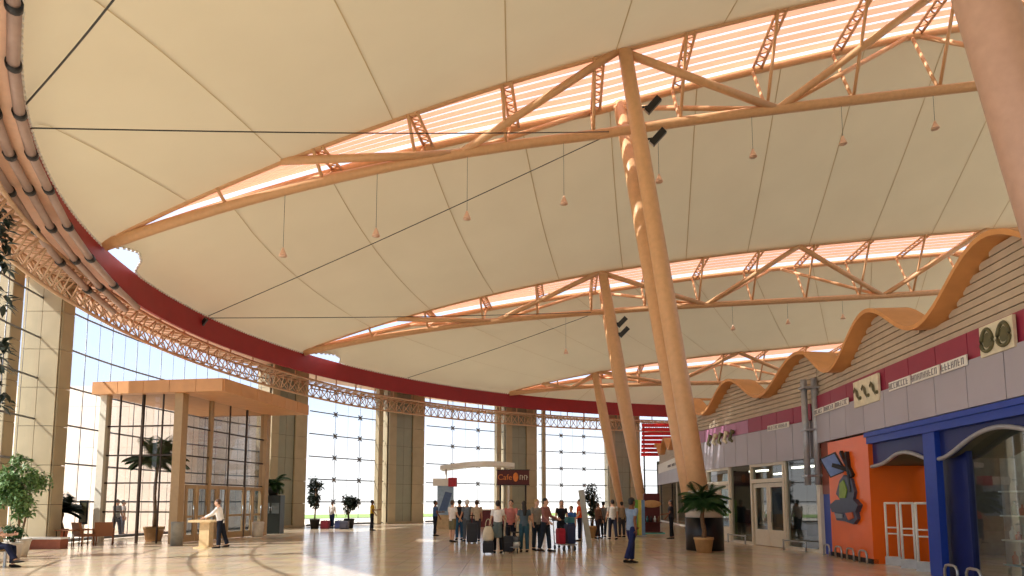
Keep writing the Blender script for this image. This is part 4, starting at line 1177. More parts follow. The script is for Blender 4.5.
        for q, (o_, L) in enumerate(((.028,.070),(.010,.080),(-.009,.074),(-.027,.058))):
            b = w_+dv*.082+side*o_; m1 = b+dv*L*.5+nrm*.010; m2 = m1+(dv*.8+nrm*.55).normalized()*L*.5
            fing.loft([P(b), P(m1), P(m2)], R([(.0088,.0088),(.0084,.0084),(.0066,.0066)]), 6)
        b = w_+dv*.03+side*.030; m1 = b+(dv*.55+side*.75+nrm*.3).normalized()*.04; m2 = m1+(dv*.9+side*.25+nrm*.3).normalized()*.032
        fing.loft([P(b), P(m1), P(m2)], R([(.012,.012),(.0105,.0105),(.008,.008)]), 6)
    nm = rm(bd, 'body', [SKIN[skin], M_eye, M_lip], r, vox*k)
    ft_ = MB(); ft_.v, ft_.f, ft_.m = fing.v, fing.f, [0]*len(fing.f)
    for s in (-1,1):
        o = len(ft_.f); ft_.ell(P(hd+V((s*.032,.079,.012))), (.013*k,.008*k,.008*k), 8, 6); ft_.m[o:] = [1]*(len(ft_.f)-o)
    o = len(ft_.f); ft_.ell(P(hd+V((0,.086,-.062))), (.024*k,.008*k,.007*k), 8, 6); ft_.m[o:] = [2]*(len(ft_.f)-o)
    join_mesh(nm, ft_)
    def ob(nm_, mesh):
        o = bpy.data.objects.new(nm_, mesh); COL.objects.link(o); o.parent = r; BASE[o.name] = BASE[r.name]; return o
    ob('body', nm)
    # clothes
    cm = lambda n_, c: mat('cloth %s %s' % (n_, '-'.join(map(str, c))), c, .85, var=.1, scale=14, spec=.2)
    g = MB(); e_ = .014
    tz = [(0,0,.88)] + torso[1:6] + [(0,-.004,1.455)]
    tr2 = [(.168,.122),(.172,.122),(.155*cw,.118),(.166*cw,.124),(.184*cw,.128),(.145,.104),(.085,.08)]
    g.loft([P(T(t)) if t[2] > .95 else P(t) for t in tz], R(tr2), 16)
    for a, e, w_, dv in arm:
        fr_ = {'short': .62, 'long': 1.95, 'none': .12}[sleeves]
        g.ell(P(a), (.06*k,.06*k,.06*k), 10, 8)
        if fr_ <= 1: g.loft([P(a), P(a.lerp(e, fr_*.5)), P(a.lerp(e, fr_))], R([(.06,.062),(.056,.058),(.053,.055)]), 10)
        else: g.loft([P(a), P(a.lerp(e,.5)), P(e), P(e.lerp(w_,.5)), P(e.lerp(w_,.92))], R([(.06,.062),(.055,.057),(.05,.052),(.046,.048),(.04,.042)]), 10)
    ob('shirt', rm(g, 'shirt', cm('top', top), r, vox*k))
    if skirt:
        g = MB(); g.loft([P((0,0,1.06)), P((0,0,.92)), P((0,.005,.72)), P((0,.01,.52))], R([(.15,.115),(.182,.135),(.20,.155),(.205,.17)]), 20); ob('skirt', rm(g, 'skirt', cm('skirt', skirt), r, vox*k))
    g = MB(); g.loft([P((0,0,.84)), P((0,0,.93)), P((0,0,1.02))], R([(.13,.105),(.176,.122),(.156,.115)]), 16)
    for h, kn, an, ft in leg:
        if shorts: g.loft([P(h+V((0,0,.03))), P(h.lerp(kn,.4)), P(h.lerp(kn,.95))], R([(.10,.105),(.10,.104),(.088,.092)]), 12)
        else: g.loft([P(h+V((0,0,.03))), P(h.lerp(kn,.3)), P(h.lerp(kn,.7)), P(kn), P(kn.lerp(an,.35)), P(kn.lerp(an,.93))], R([(.10,.105),(.098,.102),(.082,.086),(.074,.078),(.07,.076),(.064,.072)]), 12)
    ob('shorts' if shorts else 'trousers', rm(g, 'trousers', cm('trousers', bottom), r, vox*k))
    ms = cm('shoe', shoes)
    for h, kn, an, ft in leg:
        f = V((0, math.cos(D(ft*.5)), math.sin(D(ft*.5))*.5)).normalized(); g = MB()
        g.loft([P(an+V((0,-.07,-.035))), P(an+V((0,-.02,-.03))), P(an+f*.08+V((0,0,-.042))), P(an+f*.16+V((0,0,-.052))), P(an+f*.215+V((0,0,-.055)))], R([(.034,.034),(.044,.046),(.05,.034),(.046,.024),(.026,.014)]), 12)
        me = bpy.data.meshes.new('shoe'); me.from_pydata(g.v, [], g.f); me.materials.append(ms); me.polygons.foreach_set('use_smooth', g.sm); ob('shoe', me)
    # hair
    g = MB(); c = hd+V((0,-.024,.052)); g.ell(P(c), (.088*k,.098*k,.092*k), 14, 10); g.ell(P(hd+V((0,-.05,-.005))), (.078*k,.062*k,.07*k), 12, 8)
    if long_hair: g.loft([P(hd+V((0,-.05,.05))), P(hd+V((0,-.095,-.08))), P(T((0,-.15,1.40))), P(T((0,-.155,1.24)))], R([(.07,.05),(.085,.05),(.085,.04),(.05,.025)]), 12)
    if hair == 'cap': g.loft([P(hd+V((0,.05,.085))), P(hd+V((0,.17,.065)))], R([(.075,.012),(.05,.008)]), 12)
    hn = rm(g, 'hair', HAIR[hair], r, vox*k)
    ob('cap' if hair == 'cap' else 'hair', hn)
    r.rotation_euler = (0, 0, D(face))
    return r
# face: 0 looks away from the viewpoint, 180 looks at it, 90 looks left, -90 looks right
WALK = ((22,6),(-18,14)); STAND = ((3,2),(-2,3)); STEP = ((12,4),(-10,8))
G = lambda px, y: ground(px, y)
person('man in light blue shirt and navy trousers walking alone left of the V column', G(630, 17.5), -60, 1.78, (132,152,178), (36,44,86), 'c', 'black', ((14,18),(-16,8)), ((15,6,40),(-18,6,25)), 2)
CROWD = 'travellers queuing in the middle of the hall'
def trav(label, px, Y, *a, **kw): return person(label, G(px, Y), *a, group=None, **kw)
trav('person in blue shirt and dark trousers at the left end of the crowd', 436, 31.5, -70, 1.72, (70,98,140), (34,34,46), 'c', 'black', STAND, ((30,8,60),(10,6,20)))
trav('person in white shirt and khaki shorts at the left of the crowd', 453, 26.8, -40, 1.72, (236,230,224), (120,112,84), 'b', 'brown', STAND, ((8,8,20),(12,8,30)), shorts=True)
trav('person in black top and blue jeans beside the white shirt and khaki shorts', 460, 28.2, 20, 1.74, (44,46,56), (44,84,116), 'b', 'black', STAND)
trav('person in grey blue shirt and white cap in the left crowd', 467.5, 27.2, 30, 1.74, (118,132,146), (90,98,110), 'b', 'cap', STAND, ((10,8,20),(25,8,50)))
trav('person in beige patterned shirt behind the dark upright suitcase', 477, 27.2, 10, 1.72, (188,172,150), (60,62,72), 'b', 'brown', STAND, ((6,8,10),(14,8,30)))
trav('woman in white blouse and grey skirt over black leggings, front of the queue', 498, 20.9, 10, 1.70, (240,238,236), (26,28,34), 'b', 'black', ((8,6),(-8,6)), ((10,12,35),(25,14,60)), fem=True, skirt=(96,110,112))
trav('person in red and white top with dark trousers facing the woman in grey skirt', 511, 22.0, 170, 1.72, (190,120,112), (30,32,42), 'b', 'black', STAND, ((20,10,60),(25,10,55)))
trav('woman with long black hair in denim jacket and teal jeans, back turned', 524, 21.4, 5, 1.68, (84,100,112), (52,84,98), 'b', 'black', STAND, ((8,12,30),(20,14,55)), fem=True, long_hair=True)
trav('person with blond hair and grey shirt beside the plaid shirt', 536.5, 22.2, -150, 1.74, (150,148,140), (40,52,64), 'b', 'blond', STAND, ((12,10,45),(10,8,20)))
trav('man in red plaid shirt and dark jeans in the queue', 545, 21.6, -120, 1.78, (150,104,100), (38,46,58), 'b', 'black', ((9,5),(-9,8)), ((18,8,55),(12,8,40)), sleeves='long')
trav('woman in black top pushing the luggage trolley with the red bag', 561, 23.6, 175, 1.70, (32,32,40), (38,40,52), 'b', 'brown', STAND, ((30,8,40),(30,8,40)), fem=True, long_hair=True)
trav('child in bright blue shirt behind the luggage trolley', 570.5, 24.8, 150, 1.50, (52,96,170), (40,46,70), 'b', 'black', STAND)
trav('person in orange red top and navy trousers at the right of the crowd', 579, 27.5, 90, 1.76, (222,84,48), (28,32,56), 'b', 'black', STAND, ((10,6,30),(15,6,40)))
trav('person in brown jacket beside the slim potted tree', 597, 29.2, -60, 1.62, (104,74,60), (44,38,40), 'b', 'brown', STEP, sleeves='long')
trav('person in pale grey shirt, back turned, left of the walking man', 611.5, 28.5, 10, 1.76, (196,192,184), (40,42,56), 'b', 'black', STEP, ((6,8,15),(6,8,15)))
trav('person in mid grey shirt and dark trousers left of the pale grey shirt', 602.5, 30.5, -20, 1.68, (130,130,134), (44,48,58), 'b', 'black', STEP)
trav('person in tan jacket half hidden behind the walking man', 620.5, 30.5, 20, 1.66, (150,132,110), (60,60,66), 'b', 'black', STAND, sleeves='long')
trav('person in black and white clothes in the shade left of the V column', 669.5, 29.0, 80, 1.74, (44,44,50), (22,22,28), 'c', 'black', STAND, ((20,6,60),(10,6,30)))
trav('person in yellow vest and dark trousers alone near the far window', 373.5, 37.6, -80, 1.76, (196,160,40), (30,32,42), 'c', 'black', STAND, ((25,8,70),(10,8,30)))
trav('person in white top among bags at the far window', 334, 41.0, -20, 1.66, (230,228,228), (50,60,92), 'b', 'brown', STAND)
trav('person in white shirt and dark trousers leaning on the pale counter', 224, 23.3, 100, 1.76, (244,242,240), (30,34,46), 'b', 'brown', ((2,2),(-14,4)), ((48,4,20),(52,4,20)), lean=10, sleeves='long')
trav('person in grey shirt behind the vestibule glass', 121, 31.0, -100, 1.78, (140,138,140), (70,72,84), 'a', 'black', STEP)
trav('second person in pale shirt behind the vestibule glass', 127, 32.5, -60, 1.74, (196,188,184), (90,92,104), 'a', 'black', STAND)
# seated person in the left corner with a bench
bc = G(3, 16.4)
bn = thing('bench', 'low bench cut by the bottom left corner of the picture', 'bench', bc)
m = MB(); m.box((bc.x-.9,bc.y-.25,.40), (bc.x+.22,bc.y+.25,.46)); m.build('seat', M_oak, bn)
for dx in (-.8, .12):
    for dy in (-.2,.2): m = MB(); m.box((bc.x+dx-.025,bc.y+dy-.025,0), (bc.x+dx+.025,bc.y+dy+.025,.40)); m.build('leg', M_chrome, bn)
person('seated person in pale shirt and navy trousers with crossed legs, bottom left corner', bc+V((-.05,0,0)), -90, 1.76, (206,204,206), (30,34,58), 'b', 'black', ((86,84),(92,58)), ((30,6,60),(34,6,55)), lean=-12, vox=.013)

# ------------------------------------------------------------------ luggage
def suitcase(label, px, Y, w, d, h, c, face=0, group=None, tow=.3):
    p = G(px, Y); r = thing('suitcase', label, 'suitcase', p, group); a = math.radians(face)
    X, Yv = V((math.cos(a), math.sin(a), 0)), V((-math.sin(a), math.cos(a), 0)); mt = mat('case %s' % (c,), c, .6)
    m = MB(); z0 = .05
    prof = [(.92,z0),(1,z0+.05),(1,z0+h-.06),(.92,z0+h)]
    q = []
    for f, z in prof:
        for sx, sy in ((-1,-1),(1,-1),(1,1),(-1,1)): q.append(p + X*sx*w/2*f + Yv*sy*d/2*f + V((0,0,z)))
    m.add(q, [[4*i+j, 4*i+(j+1)%4, 4*i+4+(j+1)%4, 4*i+4+j] for i in range(3) for j in range(4)] + [[3,2,1,0],[12,13,14,15]]); m.build('shell', mt, r)
    m = MB(); m.obox(p-Yv*(d/2+.015)+V((0,0,z0+h*.36)), X*w*.36, Yv*.02, V((0,0,h*.24))); m.build('front_pocket', mt, r)
    m = MB(); 
    m.tube(p-X*w*.22+Yv*d*.3+V((0,0,z0+h)), p-X*w*.22+Yv*d*.3+V((0,0,z0+h+tow)), .011, 6); m.tube(p+X*w*.22+Yv*d*.3+V((0,0,z0+h)), p+X*w*.22+Yv*d*.3+V((0,0,z0+h+tow)), .011, 6); m.tube(p-X*w*.24+Yv*d*.3+V((0,0,z0+h+tow)), p+X*w*.24+Yv*d*.3+V((0,0,z0+h+tow)), .016, 6)
    m.build('tow_handle', M_black, r)
    for sx in (-1,1):
        for sy in (-1,1):
            c_ = p + X*sx*w*.36 + Yv*sy*d*.3 + V((0,0,.03)); m = MB(); m.tube(c_-X*.012, c_+X*.012, .03, 10); m.build('wheel', M_black, r)
    return r
suitcase('dark upright suitcase in front of the beige patterned shirt', 472.5, 25.9, .42, .28, .76, (44,46,52), 5)
suitcase('black suitcase between the woman in grey skirt and the denim jacket', 508, 21.0, .34, .24, .5, (30,32,38), 0)
bgp = G(488.5, 20.6)
def softbag(label, p, w, d, h, c, nm='shoulder_bag'):
    r = thing(nm, label, 'bag', p); mt = mat('bag %s' % (c,), c, .8); p = V(p)
    m = MB(); m.loft([p+V((0,0,.0)), p+V((0,0,h*.15)), p+V((0,0,h*.55)), p+V((0,0,h*.85)), p+V((0,0,h))], [(w*.42,d*.42),(w*.5,d*.5),(w*.48,d*.48),(w*.36,d*.34),(w*.26,d*.2)], 16); m.build('bag_body', mt, r)
    m = MB(); m.pathtube([p+V((w*.25*math.cos(t), 0, h+h*.5*math.sin(t))) for t in [PI*i/10 for i in range(11)]], .012, 6); m.build('strap', mt, r)
    return r
softbag('cream cloth bag standing on a case, left of the woman in grey skirt', bgp+V((0,0,.42)), .36, .22, .46, (206,196,172))
suitcase('small black cabin case under the cream cloth bag', 488.5, 20.6, .34, .24, .36, (28,28,32), 0, tow=.02)
def trolley(label, px, Y, face, s=1.0):
    p = G(px, Y); r = thing('luggage_trolley', label, 'trolley', p); a = math.radians(face)
    X, Yv = V((math.cos(a), math.sin(a), 0)), V((-math.sin(a), math.cos(a), 0)); Q = lambda x, y, z: p + X*x*s + Yv*y*max(s,.8) + V((0,0,.08 + (z-.08)*s if z > .2 else z))
    m = MB()
    for x in (-.26, 0, .26): m.tube(Q(x,-.45,.2), Q(x,.4,.2), .016, 6)
    for y in (-.45,-.1,.4): m.tube(Q(-.27,y,.2), Q(.27,y,.2), .016, 6)
    m.build('deck', M_chrome, r)
    m = MB(); m.tube(Q(-.26,.4,.2), Q(-.26,.52,1.0), .018, 8); m.tube(Q(.26,.4,.2), Q(.26,.52,1.0), .018, 8); m.tube(Q(-.26,.46,.6), Q(.26,.46,.6), .014, 8); m.build('back_frame', M_chrome, r)
    m = MB(); m.tube(Q(-.3,.53,1.01), Q(.3,.53,1.01), .024, 8); m.build('handle', M_black, r)
    for x, y in ((-.26,.36),(.26,.36),(-.2,-.4),(.2,-.4)):
        m = MB(); m.tube(Q(x-.02,y,.08), Q(x+.02,y,.08), .08, 12); w_ = m.build('wheel', M_black, r)
        m = MB(); m.tube(Q(x,y,.08), Q(x,y,.2), .014, 6); m.build('fork', M_chrome, w_)
    return p, X, Yv
tp, X_, Y_ = trolley('luggage trolley loaded with the red bag and navy case', 564.5, 22.4, 15)
def onto(label, c, w, d, h, col_, nm, cat):
    r = thing(nm, label, cat, c); mt = mat('lug %s' % (col_,), col_, .7); c = V(c); m = MB(); q = []
    for f, z in ((.92,0),(1,.05),(1,h-.06),(.9,h)):
        for sx, sy in ((-1,-1),(1,-1),(1,1),(-1,1)): q.append(c + X_*sx*w/2*f + Y_*sy*d/2*f + V((0,0,z)))
    m.add(q, [[4*i+j, 4*i+(j+1)%4, 4*i+4+(j+1)%4, 4*i+4+j] for i in range(3) for j in range(4)] + [[3,2,1,0],[12,13,14,15]]); m.build('bag_body', mt, r)
    m = MB(); m.pathtube([c + X_*w*.18*math.cos(t) + V((0,0,h-.02+.07*math.sin(t))) for t in [PI*i/8 for i in range(9)]], .014, 6); m.build('handle', M_black, r)
    m = MB(); m.obox(c - Y_*(d/2+.012) + V((0,0,h*.4)), X_*w*.32, Y_*.018, V((0,0,h*.22))); m.build('pocket', mt, r)
onto('crimson travel bag standing on the trolley', tp+X_*-.17+V((0,0,.217)), .22, .38, .52, (178,34,60), 'travel_bag', 'bag')
onto('navy suitcase standing on the trolley beside the crimson bag', tp+X_*.17+V((0,0,.217)), .28, .4, .66, (38,48,84), 'suitcase', 'suitcase')
onto('teal holdall lying on top of the navy suitcase', tp+X_*.17+V((0,0,.93)), .26, .32, .2, (60,120,128), 'holdall', 'bag')
tp2, X_, Y_ = trolley('luggage trolley with pale boxes beside the denim jacket', 515, 21.2, -8, .6)
onto('white box lying on the trolley beside the denim jacket', tp2+V((0,-.05,.217)), .3, .4, .14, (206,204,200), 'box', 'box')
onto('grey holdall on top of the white box on the trolley', tp2+V((0,-.05,.37)), .26, .34, .15, (92,98,104), 'holdall', 'bag')
X_, Y_ = V((1,0,0)), V((0,1,0))
onto('maroon bag on the floor left of the person in white at the far window', G(327.5, 40.2), .5, .4, .5, (150,50,70), 'travel_bag', 'bag')
onto('dark blue bag on the floor right of the person in white at the far window', G(341.5, 40.2), .5, .4, .5, (48,56,100), 'travel_bag', 'bag')
onto('charcoal bag on the floor under the round dark potted tree', G(346.5, 39.4), .5, .4, .5, (60,58,70), 'travel_bag', 'bag')

# ------------------------------------------------------------------ kiosks, signs, furniture
# info booth
c = G(446, 40)
r = thing('info_booth', 'small pale blue booth with red header left of the crowd', 'booth', c)
m = MB(); m.box((c.x-.55,c.y-.4,.0), (c.x+.55,c.y+.4,.85)); m.build('counter', mat('sand panel', (196,170,130), .5), r)
m = MB(); m.box((c.x-.5,c.y-.1,.85), (c.x+.5,c.y+.1,2.65)); m.build('poster_panel', mat('pale blue panel', (150,176,200), .4), r)
m = MB(); m.add([(c.x-.4,c.y-.11,1.1),(c.x+.1,c.y-.11,1.1),(c.x+.42,c.y-.11,2.2),(c.x,c.y-.11,2.3)], [[0,1,2,3]]); m.build('poster_swoosh', mat('deep blue print', (70,96,140), .4), r)
m = MB(); m.box((c.x-.75,c.y-.35,2.65), (c.x+.35,c.y+.3,3.1)); m.build('header', M_white, r)
m = MB(); m.box((c.x+.2,c.y-.37,2.6), (c.x+.7,c.y+.3,3.15)); m.build('red_header', mat('signal red', (176,34,48), .5), r)
# canopy kiosk
c = G(476, 43)
r = thing('canopy_kiosk', 'white flat canopy kiosk behind the left crowd', 'kiosk', c)
m = MB(); n = 16
for k in range(n):
    x0, x1 = c.x-2.3+4.9*k/n, c.x-2.3+4.9*(k+1)/n; z0, z1 = 3.75+.3*math.sin(PI*k/n*.8), 3.75+.3*math.sin(PI*(k+1)/n*.8)
    m.hexa([(x0,c.y-1),(x1,c.y-1),(x1,c.y+1.2),(x0,c.y+1.2)], [z0,z1,z1,z0], [z0+.28,z1+.28,z1+.28,z0+.28])
m.build('canopy', M_white, r)
for dx in (-2.0, 2.2): m = MB(); m.tube((c.x+dx,c.y,0), (c.x+dx,c.y,3.85), .07, 10); m.build('post', M_white, r)
m = MB(); m.box((c.x-1.6,c.y-.4,0), (c.x+1.9,c.y+.3,1.1)); m.build('counter', mat('maroon counter', (104,34,40), .5), r)
m = MB(); m.box((c.x-1.7,c.y-.5,1.1), (c.x+2.0,c.y+.4,1.16)); m.build('counter_top', M_offwhite, r)
# cafe sign
c = at_y(513, 477.5, 38)
r = thing('cafe_sign', 'dark maroon cafe sign with orange lettering over the crowd', 'sign', V((c.x, c.y, 0)))
m = MB(); m.box((c.x-.96,c.y-.09,c.z-.42), (c.x+.96,c.y+.09,c.z+.42)); m.build('panel', mat('maroon sign', (84,24,26), .5), r)
m = MB(); m.box((c.x-1.0,c.y-.1,c.z+.42), (c.x+1.0,c.y+.1,c.z+.47)); m.box((c.x-1.0,c.y-.1,c.z-.47), (c.x+1.0,c.y+.1,c.z-.42)); m.build('frame', M_black, r)
for dx in (-.75,.75): m = MB(); m.tube((c.x+dx,c.y+.05,0), (c.x+dx,c.y+.05,c.z-.42), .05, 8); m.build('post', M_black, r)
def text(s, loc, size, mt, parent, rot=(PI/2,0,0), name='lettering', depth=.01):
    cu = bpy.data.curves.new('t', 'FONT'); cu.body = s; cu.size = size; cu.extrude = depth; cu.align_x = 'CENTER'; cu.align_y = 'CENTER'
    o = bpy.data.objects.new('t', cu); COL.objects.link(o)
    dg = bpy.context.evaluated_depsgraph_get(); me = bpy.data.meshes.new_from_object(o.evaluated_get(dg)); bpy.data.objects.remove(o)
    me.materials.clear(); me.materials.append(mt); me.name = name
    o = bpy.data.objects.new(name, me); COL.objects.link(o); o.parent = parent; o.location = V(loc)-BASE[parent.name]; o.rotation_euler = rot
    BASE[o.name] = V(loc); return o
M_orl = mat('orange lettering', (222,128,52), .5)
text('Cafe', (c.x-.48, c.y-.1, c.z+.0), .46, M_orl, r)
m = MB(); m.ell((c.x+.16,c.y-.10,c.z+.02), (.16,.03,.27), 14, 10); m.build('cup_mark', M_orl, r)
m = MB()
for q in range(4):
    x = c.x+.40+.13*q; m.box((x,c.y-.12,c.z-.14), (x+.035,c.y-.09,c.z+.14)); m.box((x,c.y-.12,c.z+.10-.1*(q % 2)), (x+.095,c.y-.09,c.z+.14-.1*(q % 2)))
m.build('pale_letters', M_offwhite, r)
# banner stand by the second column
c = G(638.5, 31)
r = thing('banner_stand', 'narrow striped blue, green and yellow banner stand behind the walking man', 'banner', c)
m = MB(); m.box((c.x-.28,c.y-.18,0), (c.x+.28,c.y+.18,.06)); m.build('foot', M_chrome, r)
for q, (nm_, cc) in enumerate((('green_stripe',(120,176,70)),('yellow_stripe',(214,200,90)),('blue_stripe',(110,150,196)))):
    m = MB(); m.box((c.x-.24+.16*q,c.y-.02,.06), (c.x-.08+.16*q,c.y+.02,1.75)); m.build(nm_, mat(nm_, cc, .5), r)
# maroon stall with an oval board
c = G(651, 34)
r = thing('display_stall', 'dark maroon display stall with a tan oval board, at the far end of the shops', 'stall', c)
m = MB(); m.box((c.x-.45,c.y-.3,0), (c.x+.45,c.y+.3,.1)); m.box((c.x-.42,c.y+.1,.1), (c.x+.42,c.y+.28,2.1)); m.build('body', mat('maroon stall', (96,36,38), .5), r)
m = MB(); m.box((c.x-.42,c.y-.28,.55), (c.x+.42,c.y+.1,.6)); m.build('shelf', mat('maroon stall', (96,36,38), .5), r)
m = MB(); m.ell((c.x-.05,c.y-.02,1.55), (.52,.06,.2), 20, 10); m.build('oval_board', mat('tan oval', (206,160,110), .5), r)
m = MB(); m.box((c.x-.55,c.y-.38,-.0), (c.x+.55,c.y-.3,.06)); m.build('teal_kerb', mat('teal strip', (90,176,176), .5), r)
rb = random.Random(5)
for q in range(4):
    b = V((c.x-.3+.2*q, c.y-.1, .6)); m = MB(); m._lathe(b, [(0,0),(.06,0),(.07,.2),(.03,.26),(.03,.32),(0,.32)], 10); tag(m.build('jar', gcols[q], at=b), ['leftmost','second','third','rightmost'][q]+' jar on the maroon stall shelf', 'jar', 'jars on the maroon stall')
# leaning board stand
c = G(586, 23.6)
r = thing('leaning_board', 'tall pale grey narrow board leaning left, right of the orange top', 'board', c)
m = MB(); a, b = G(588.5, 23.4), at_y(581, 490, 23.4); m.beam(a, b, .20, .05, up=(0,1,0)); m.build('board', mat('pale grey board', (178,180,174), .5), r)
m = MB(); m.tube(a.lerp(b,.75)+V((0,.03,0)), a+V((-.25,.5,-a.z)), .02, 6); m.build('prop', M_chrome, r)
# red awning far right
c = at_y(664, 440, 56)
r = thing('red_awning', 'bright red slatted awning at the far end behind the V column', 'awning', V((c.x, c.y, 0)))
m = MB()
for k in range(8): m.obox((c.x, c.y+.1*k, c.z+1.3-.36*k), (1.9,0,0), (0,.05,0), (0,0,.15))
m.build('slats', mat('bright red', (214,28,34), .5), r)
for dx in (-1.6, 1.6): m = MB(); m.tube((c.x+dx,c.y+.85,0), (c.x+dx,c.y+.85,c.z+1.4), .07, 8); m.build('post', M_black, r)
# pale counter of the leaning person
c = G(207, 23.4)
r = thing('pale_counter', 'pale wooden pedestal counter in front of the vestibule doors', 'counter', c)
M_pw = mat('pale wood', (224,196,150), .5)
m = MB(); m.box((c.x-.42,c.y-.3,.92), (c.x+.42,c.y+.3,1.0)); m.build('top', M_pw, r)
m = MB(); m.box((c.x-.05,c.y-.18,.04), (c.x+.3,c.y+.18,.92)); m.build('pedestal', M_pw, r)
m = MB(); m.box((c.x-.2,c.y-.26,0), (c.x+.45,c.y+.26,.04)); m.build('foot', M_pw, r)
# black cabinet under the palm
c = G(275, 34.0)
r = thing('black_cabinet', 'black cabinet with glazed upper doors carrying a palm, by the vestibule pier', 'cabinet', c)
m = MB(); m.box((c.x-.5,c.y-.3,0), (c.x+.5,c.y+.35,2.0)); m.build('body', mat('black green laminate', (26,34,30), .4), r)
for dx in (-.25,.25):
    m = MB(); m.box((c.x+dx-.2,c.y-.32,1.05), (c.x+dx+.2,c.y-.3,1.6)); d_ = m.build('door', mat('grey pane', (96,104,104), .2), r)
    m = MB(); m.tube((c.x+dx*.2,c.y-.34,1.2), (c.x+dx*.2,c.y-.34,1.4), .012, 6); m.build('handle', M_chrome, d_)
c = G(258, 31.0) + V((.15,0,0))
r = thing('litter_bin', 'squat pale bin by the last vestibule door', 'bin', c)
m = MB(); m._lathe(c, [(0,0),(.24,0),(.27,.6),(.28,.62),(.28,.68),(.2,.72),(0,.72)], 18); m.build('body', M_potw, r)
m = MB(); m._lathe(c, [(.1,.725),(.0,.726)], 14); m.build('opening', M_black, r)
c = G(181.5, 24.6) + V((0,0,0))
r = thing('litter_bin', 'grey bin against the vestibule corner post', 'bin', c)
m = MB(); m._lathe(c, [(0,0),(.22,0),(.22,.8),(.23,.82),(.23,.9),(0,.9)], 18); m.build('body', mat('bin grey', (140,138,130), .5), r)
m = MB(); m._lathe(c, [(.1,.905),(.0,.906)], 14); m.build('opening', M_black, r)
# woven chairs by the left glazing
M_rattan = mat('brown rattan', (134,84,50), .7, var=.3, scale=60, bump=.5)
def chair(label, px, Y, rz):
    p = G(px, Y); r = thing('woven_armchair', label, 'chair', p, None); s, c_ = math.sin(rz), math.cos(rz)
    Q = lambda x, y, z: p + V((x*c_-y*s, x*s+y*c_, z))
    def bx(nm, x0, x1, y0, y1, z0, z1, tilt=0):
        m = MB(); m.add([Q(x0,y0,z0),Q(x1,y0,z0),Q(x1,y1,z0),Q(x0,y1,z0),Q(x0,y0+tilt,z1),Q(x1,y0+tilt,z1),Q(x1,y1+tilt,z1),Q(x0,y1+tilt,z1)], [[3,2,1,0],[4,5,6,7],[0,1,5,4],[1,2,6,5],[2,3,7,6],[3,0,4,7]]); return m.build(nm, M_rattan, r)
    bx('seat', -.3,.3,-.28,.28,.34,.44); bx('backrest', -.3,.3,.22,.3,.44,.88,.08)
    for sx in (-1,1): bx('armrest', sx*.33-.04,sx*.33+.04,-.28,.28,.58,.63); 
    for sx in (-1,1):
        for sy in (-1,1): m = MB(); m.tube(Q(sx*.3,sy*.25,0), Q(sx*.33,sy*.25,.6 if 1 else .34), .025, 8); m.build('leg', M_rattan, r)
chair('brown woven armchair left of its twin, by the left glazing', 91, 24.6, 2.6)
chair('brown woven armchair nearest the vestibule post', 109, 25.0, -2.6)
c = G(88, 26.0)
r = thing('notice_board', 'small dark notice board on a pale post by the left glazing', 'notice board', c)
m = MB(); m.box((c.x-.17,c.y-.03,.75), (c.x+.17,c.y+.03,1.72)); m.build('frame', M_black, r)
m = MB(); m.box((c.x-.12,c.y-.04,.85), (c.x+.12,c.y-.03,1.62)); m.build('sheet', mat('olive sheet', (92,88,62), .5), r)
m = MB(); m.box((c.x-.03,c.y,0), (c.x+.03,c.y+.06,.8)); m.box((c.x-.2,c.y-.12,0), (c.x+.2,c.y+.2,.03)); m.build('stand', M_offwhite, r)
def table(label, px, Y, w=.7, h=.62):
    p = G(px, Y); r = thing('low_table', label, 'table', p)
    m = MB(); m.box((p.x-w/2,p.y-.25,h-.04), (p.x+w/2,p.y+.25,h)); m.build('top', M_rattan, r)
    for sx in (-1,1):
        for sy in (-1,1): m = MB(); m.tube((p.x+sx*w*.42,p.y+sy*.2,0), (p.x+sx*w*.42,p.y+sy*.2,h-.04), .02, 6); m.build('leg', M_black, r)
table('low dark table between the pier palm and the woven chairs', 74, 24.1)
c = G(50, 23.0)
r = thing('planter_box', 'low brick red and white planter box at the foot of the nearest pier', 'planter', c)
m = MB(); m.box((c.x-.75,c.y-.2,0), (c.x+.75,c.y+.2,.34)); m.build('box', mat('brick red', (150,84,60), .7), r)
m = MB(); m.box((c.x-.8,c.y-.24,.34), (c.x+.8,c.y+.24,.4)); m.build('rim', M_white, r)

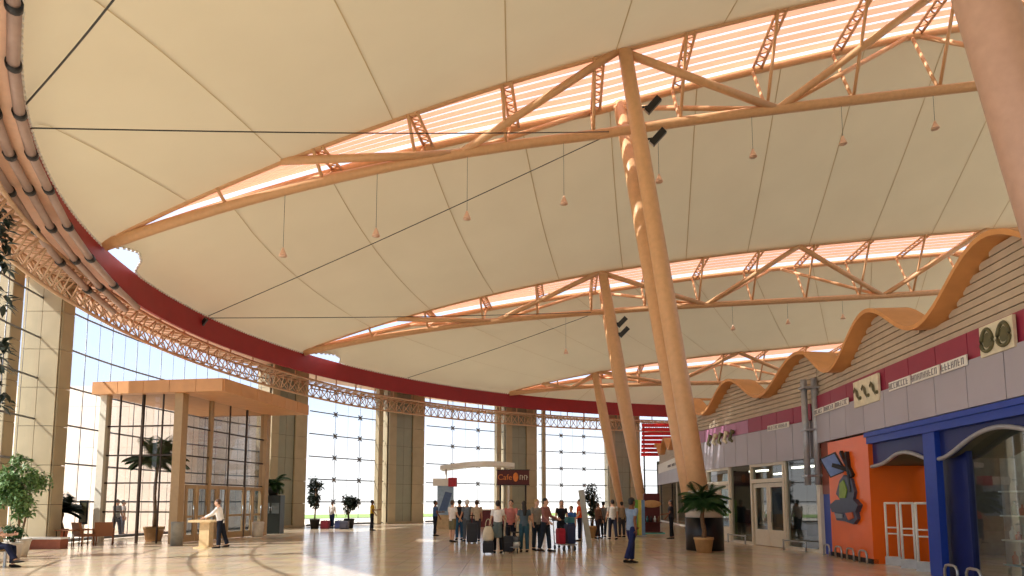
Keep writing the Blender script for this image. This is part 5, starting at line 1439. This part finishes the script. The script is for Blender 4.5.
# ------------------------------------------------------------------ light, sky, camera
SKY, SUN = 2.0, 9.0
wd = bpy.data.worlds.new('sky'); sc.world = wd; wd.use_nodes = True
nt = wd.node_tree; bg = nt.nodes['Background']
tc = nt.nodes.new('ShaderNodeTexCoord'); sx = nt.nodes.new('ShaderNodeSeparateXYZ'); rpw = nt.nodes.new('ShaderNodeValToRGB')
nt.links.new(tc.outputs['Generated'], sx.inputs['Vector']); nt.links.new(sx.outputs['Z'], rpw.inputs['Fac'])
e = rpw.color_ramp.elements; e[0].position = 0; e[0].color = (1, .99, .97, 1); e[1].position = 1; e[1].color = (.80, .86, .95, 1)
for p_, c_ in ((.07, (.94, .96, 1)), (.14, (.68, .80, 1.0)), (.26, (.60, .74, 1.0)), (.45, (.80, .88, 1.0))):
    k_ = e.new(p_); k_.color = (*c_, 1)
nt.links.new(rpw.outputs['Color'], bg.inputs['Color']); bg.inputs['Strength'].default_value = SKY
sl = bpy.data.lights.new('sun', 'SUN'); sl.energy = SUN; sl.angle = math.radians(.6); sl.color = (1, .96, .90)
so = bpy.data.objects.new('sun', sl); COL.objects.link(so)
dirn = V((.78, .33, -.78))
so.rotation_euler = dirn.to_track_quat('-Z', 'Y').to_euler()
cam = bpy.data.cameras.new('camera'); co = bpy.data.objects.new('camera', cam); COL.objects.link(co)
cam.sensor_width = 36; cam.sensor_fit = 'HORIZONTAL'; cam.lens = 36*F/1024
cam.shift_x = 0; cam.shift_y = (CY-288)/1024; cam.clip_end = 2000; cam.clip_start = .05
co.location = (0, 0, EYE); co.rotation_euler = (PI/2 + PITCH, 0, 0)
sc.camera = co
vs_ = sc.view_settings
sc.display_settings.display_device = 'sRGB'
vs_.view_transform = 'Standard'; vs_.look = 'None'; vs_.gamma = 1; vs_.use_curve_mapping = False; vs_.exposure = -0.5
sc.cycles.use_denoising = True
sc.cycles.max_bounces = 10; sc.cycles.diffuse_bounces = 6; sc.cycles.transparent_max_bounces = 24; sc.cycles.glossy_bounces = 4
sc.cycles.sample_clamp_indirect = 6; sc.cycles.caustics_reflective = False; sc.cycles.caustics_refractive = False
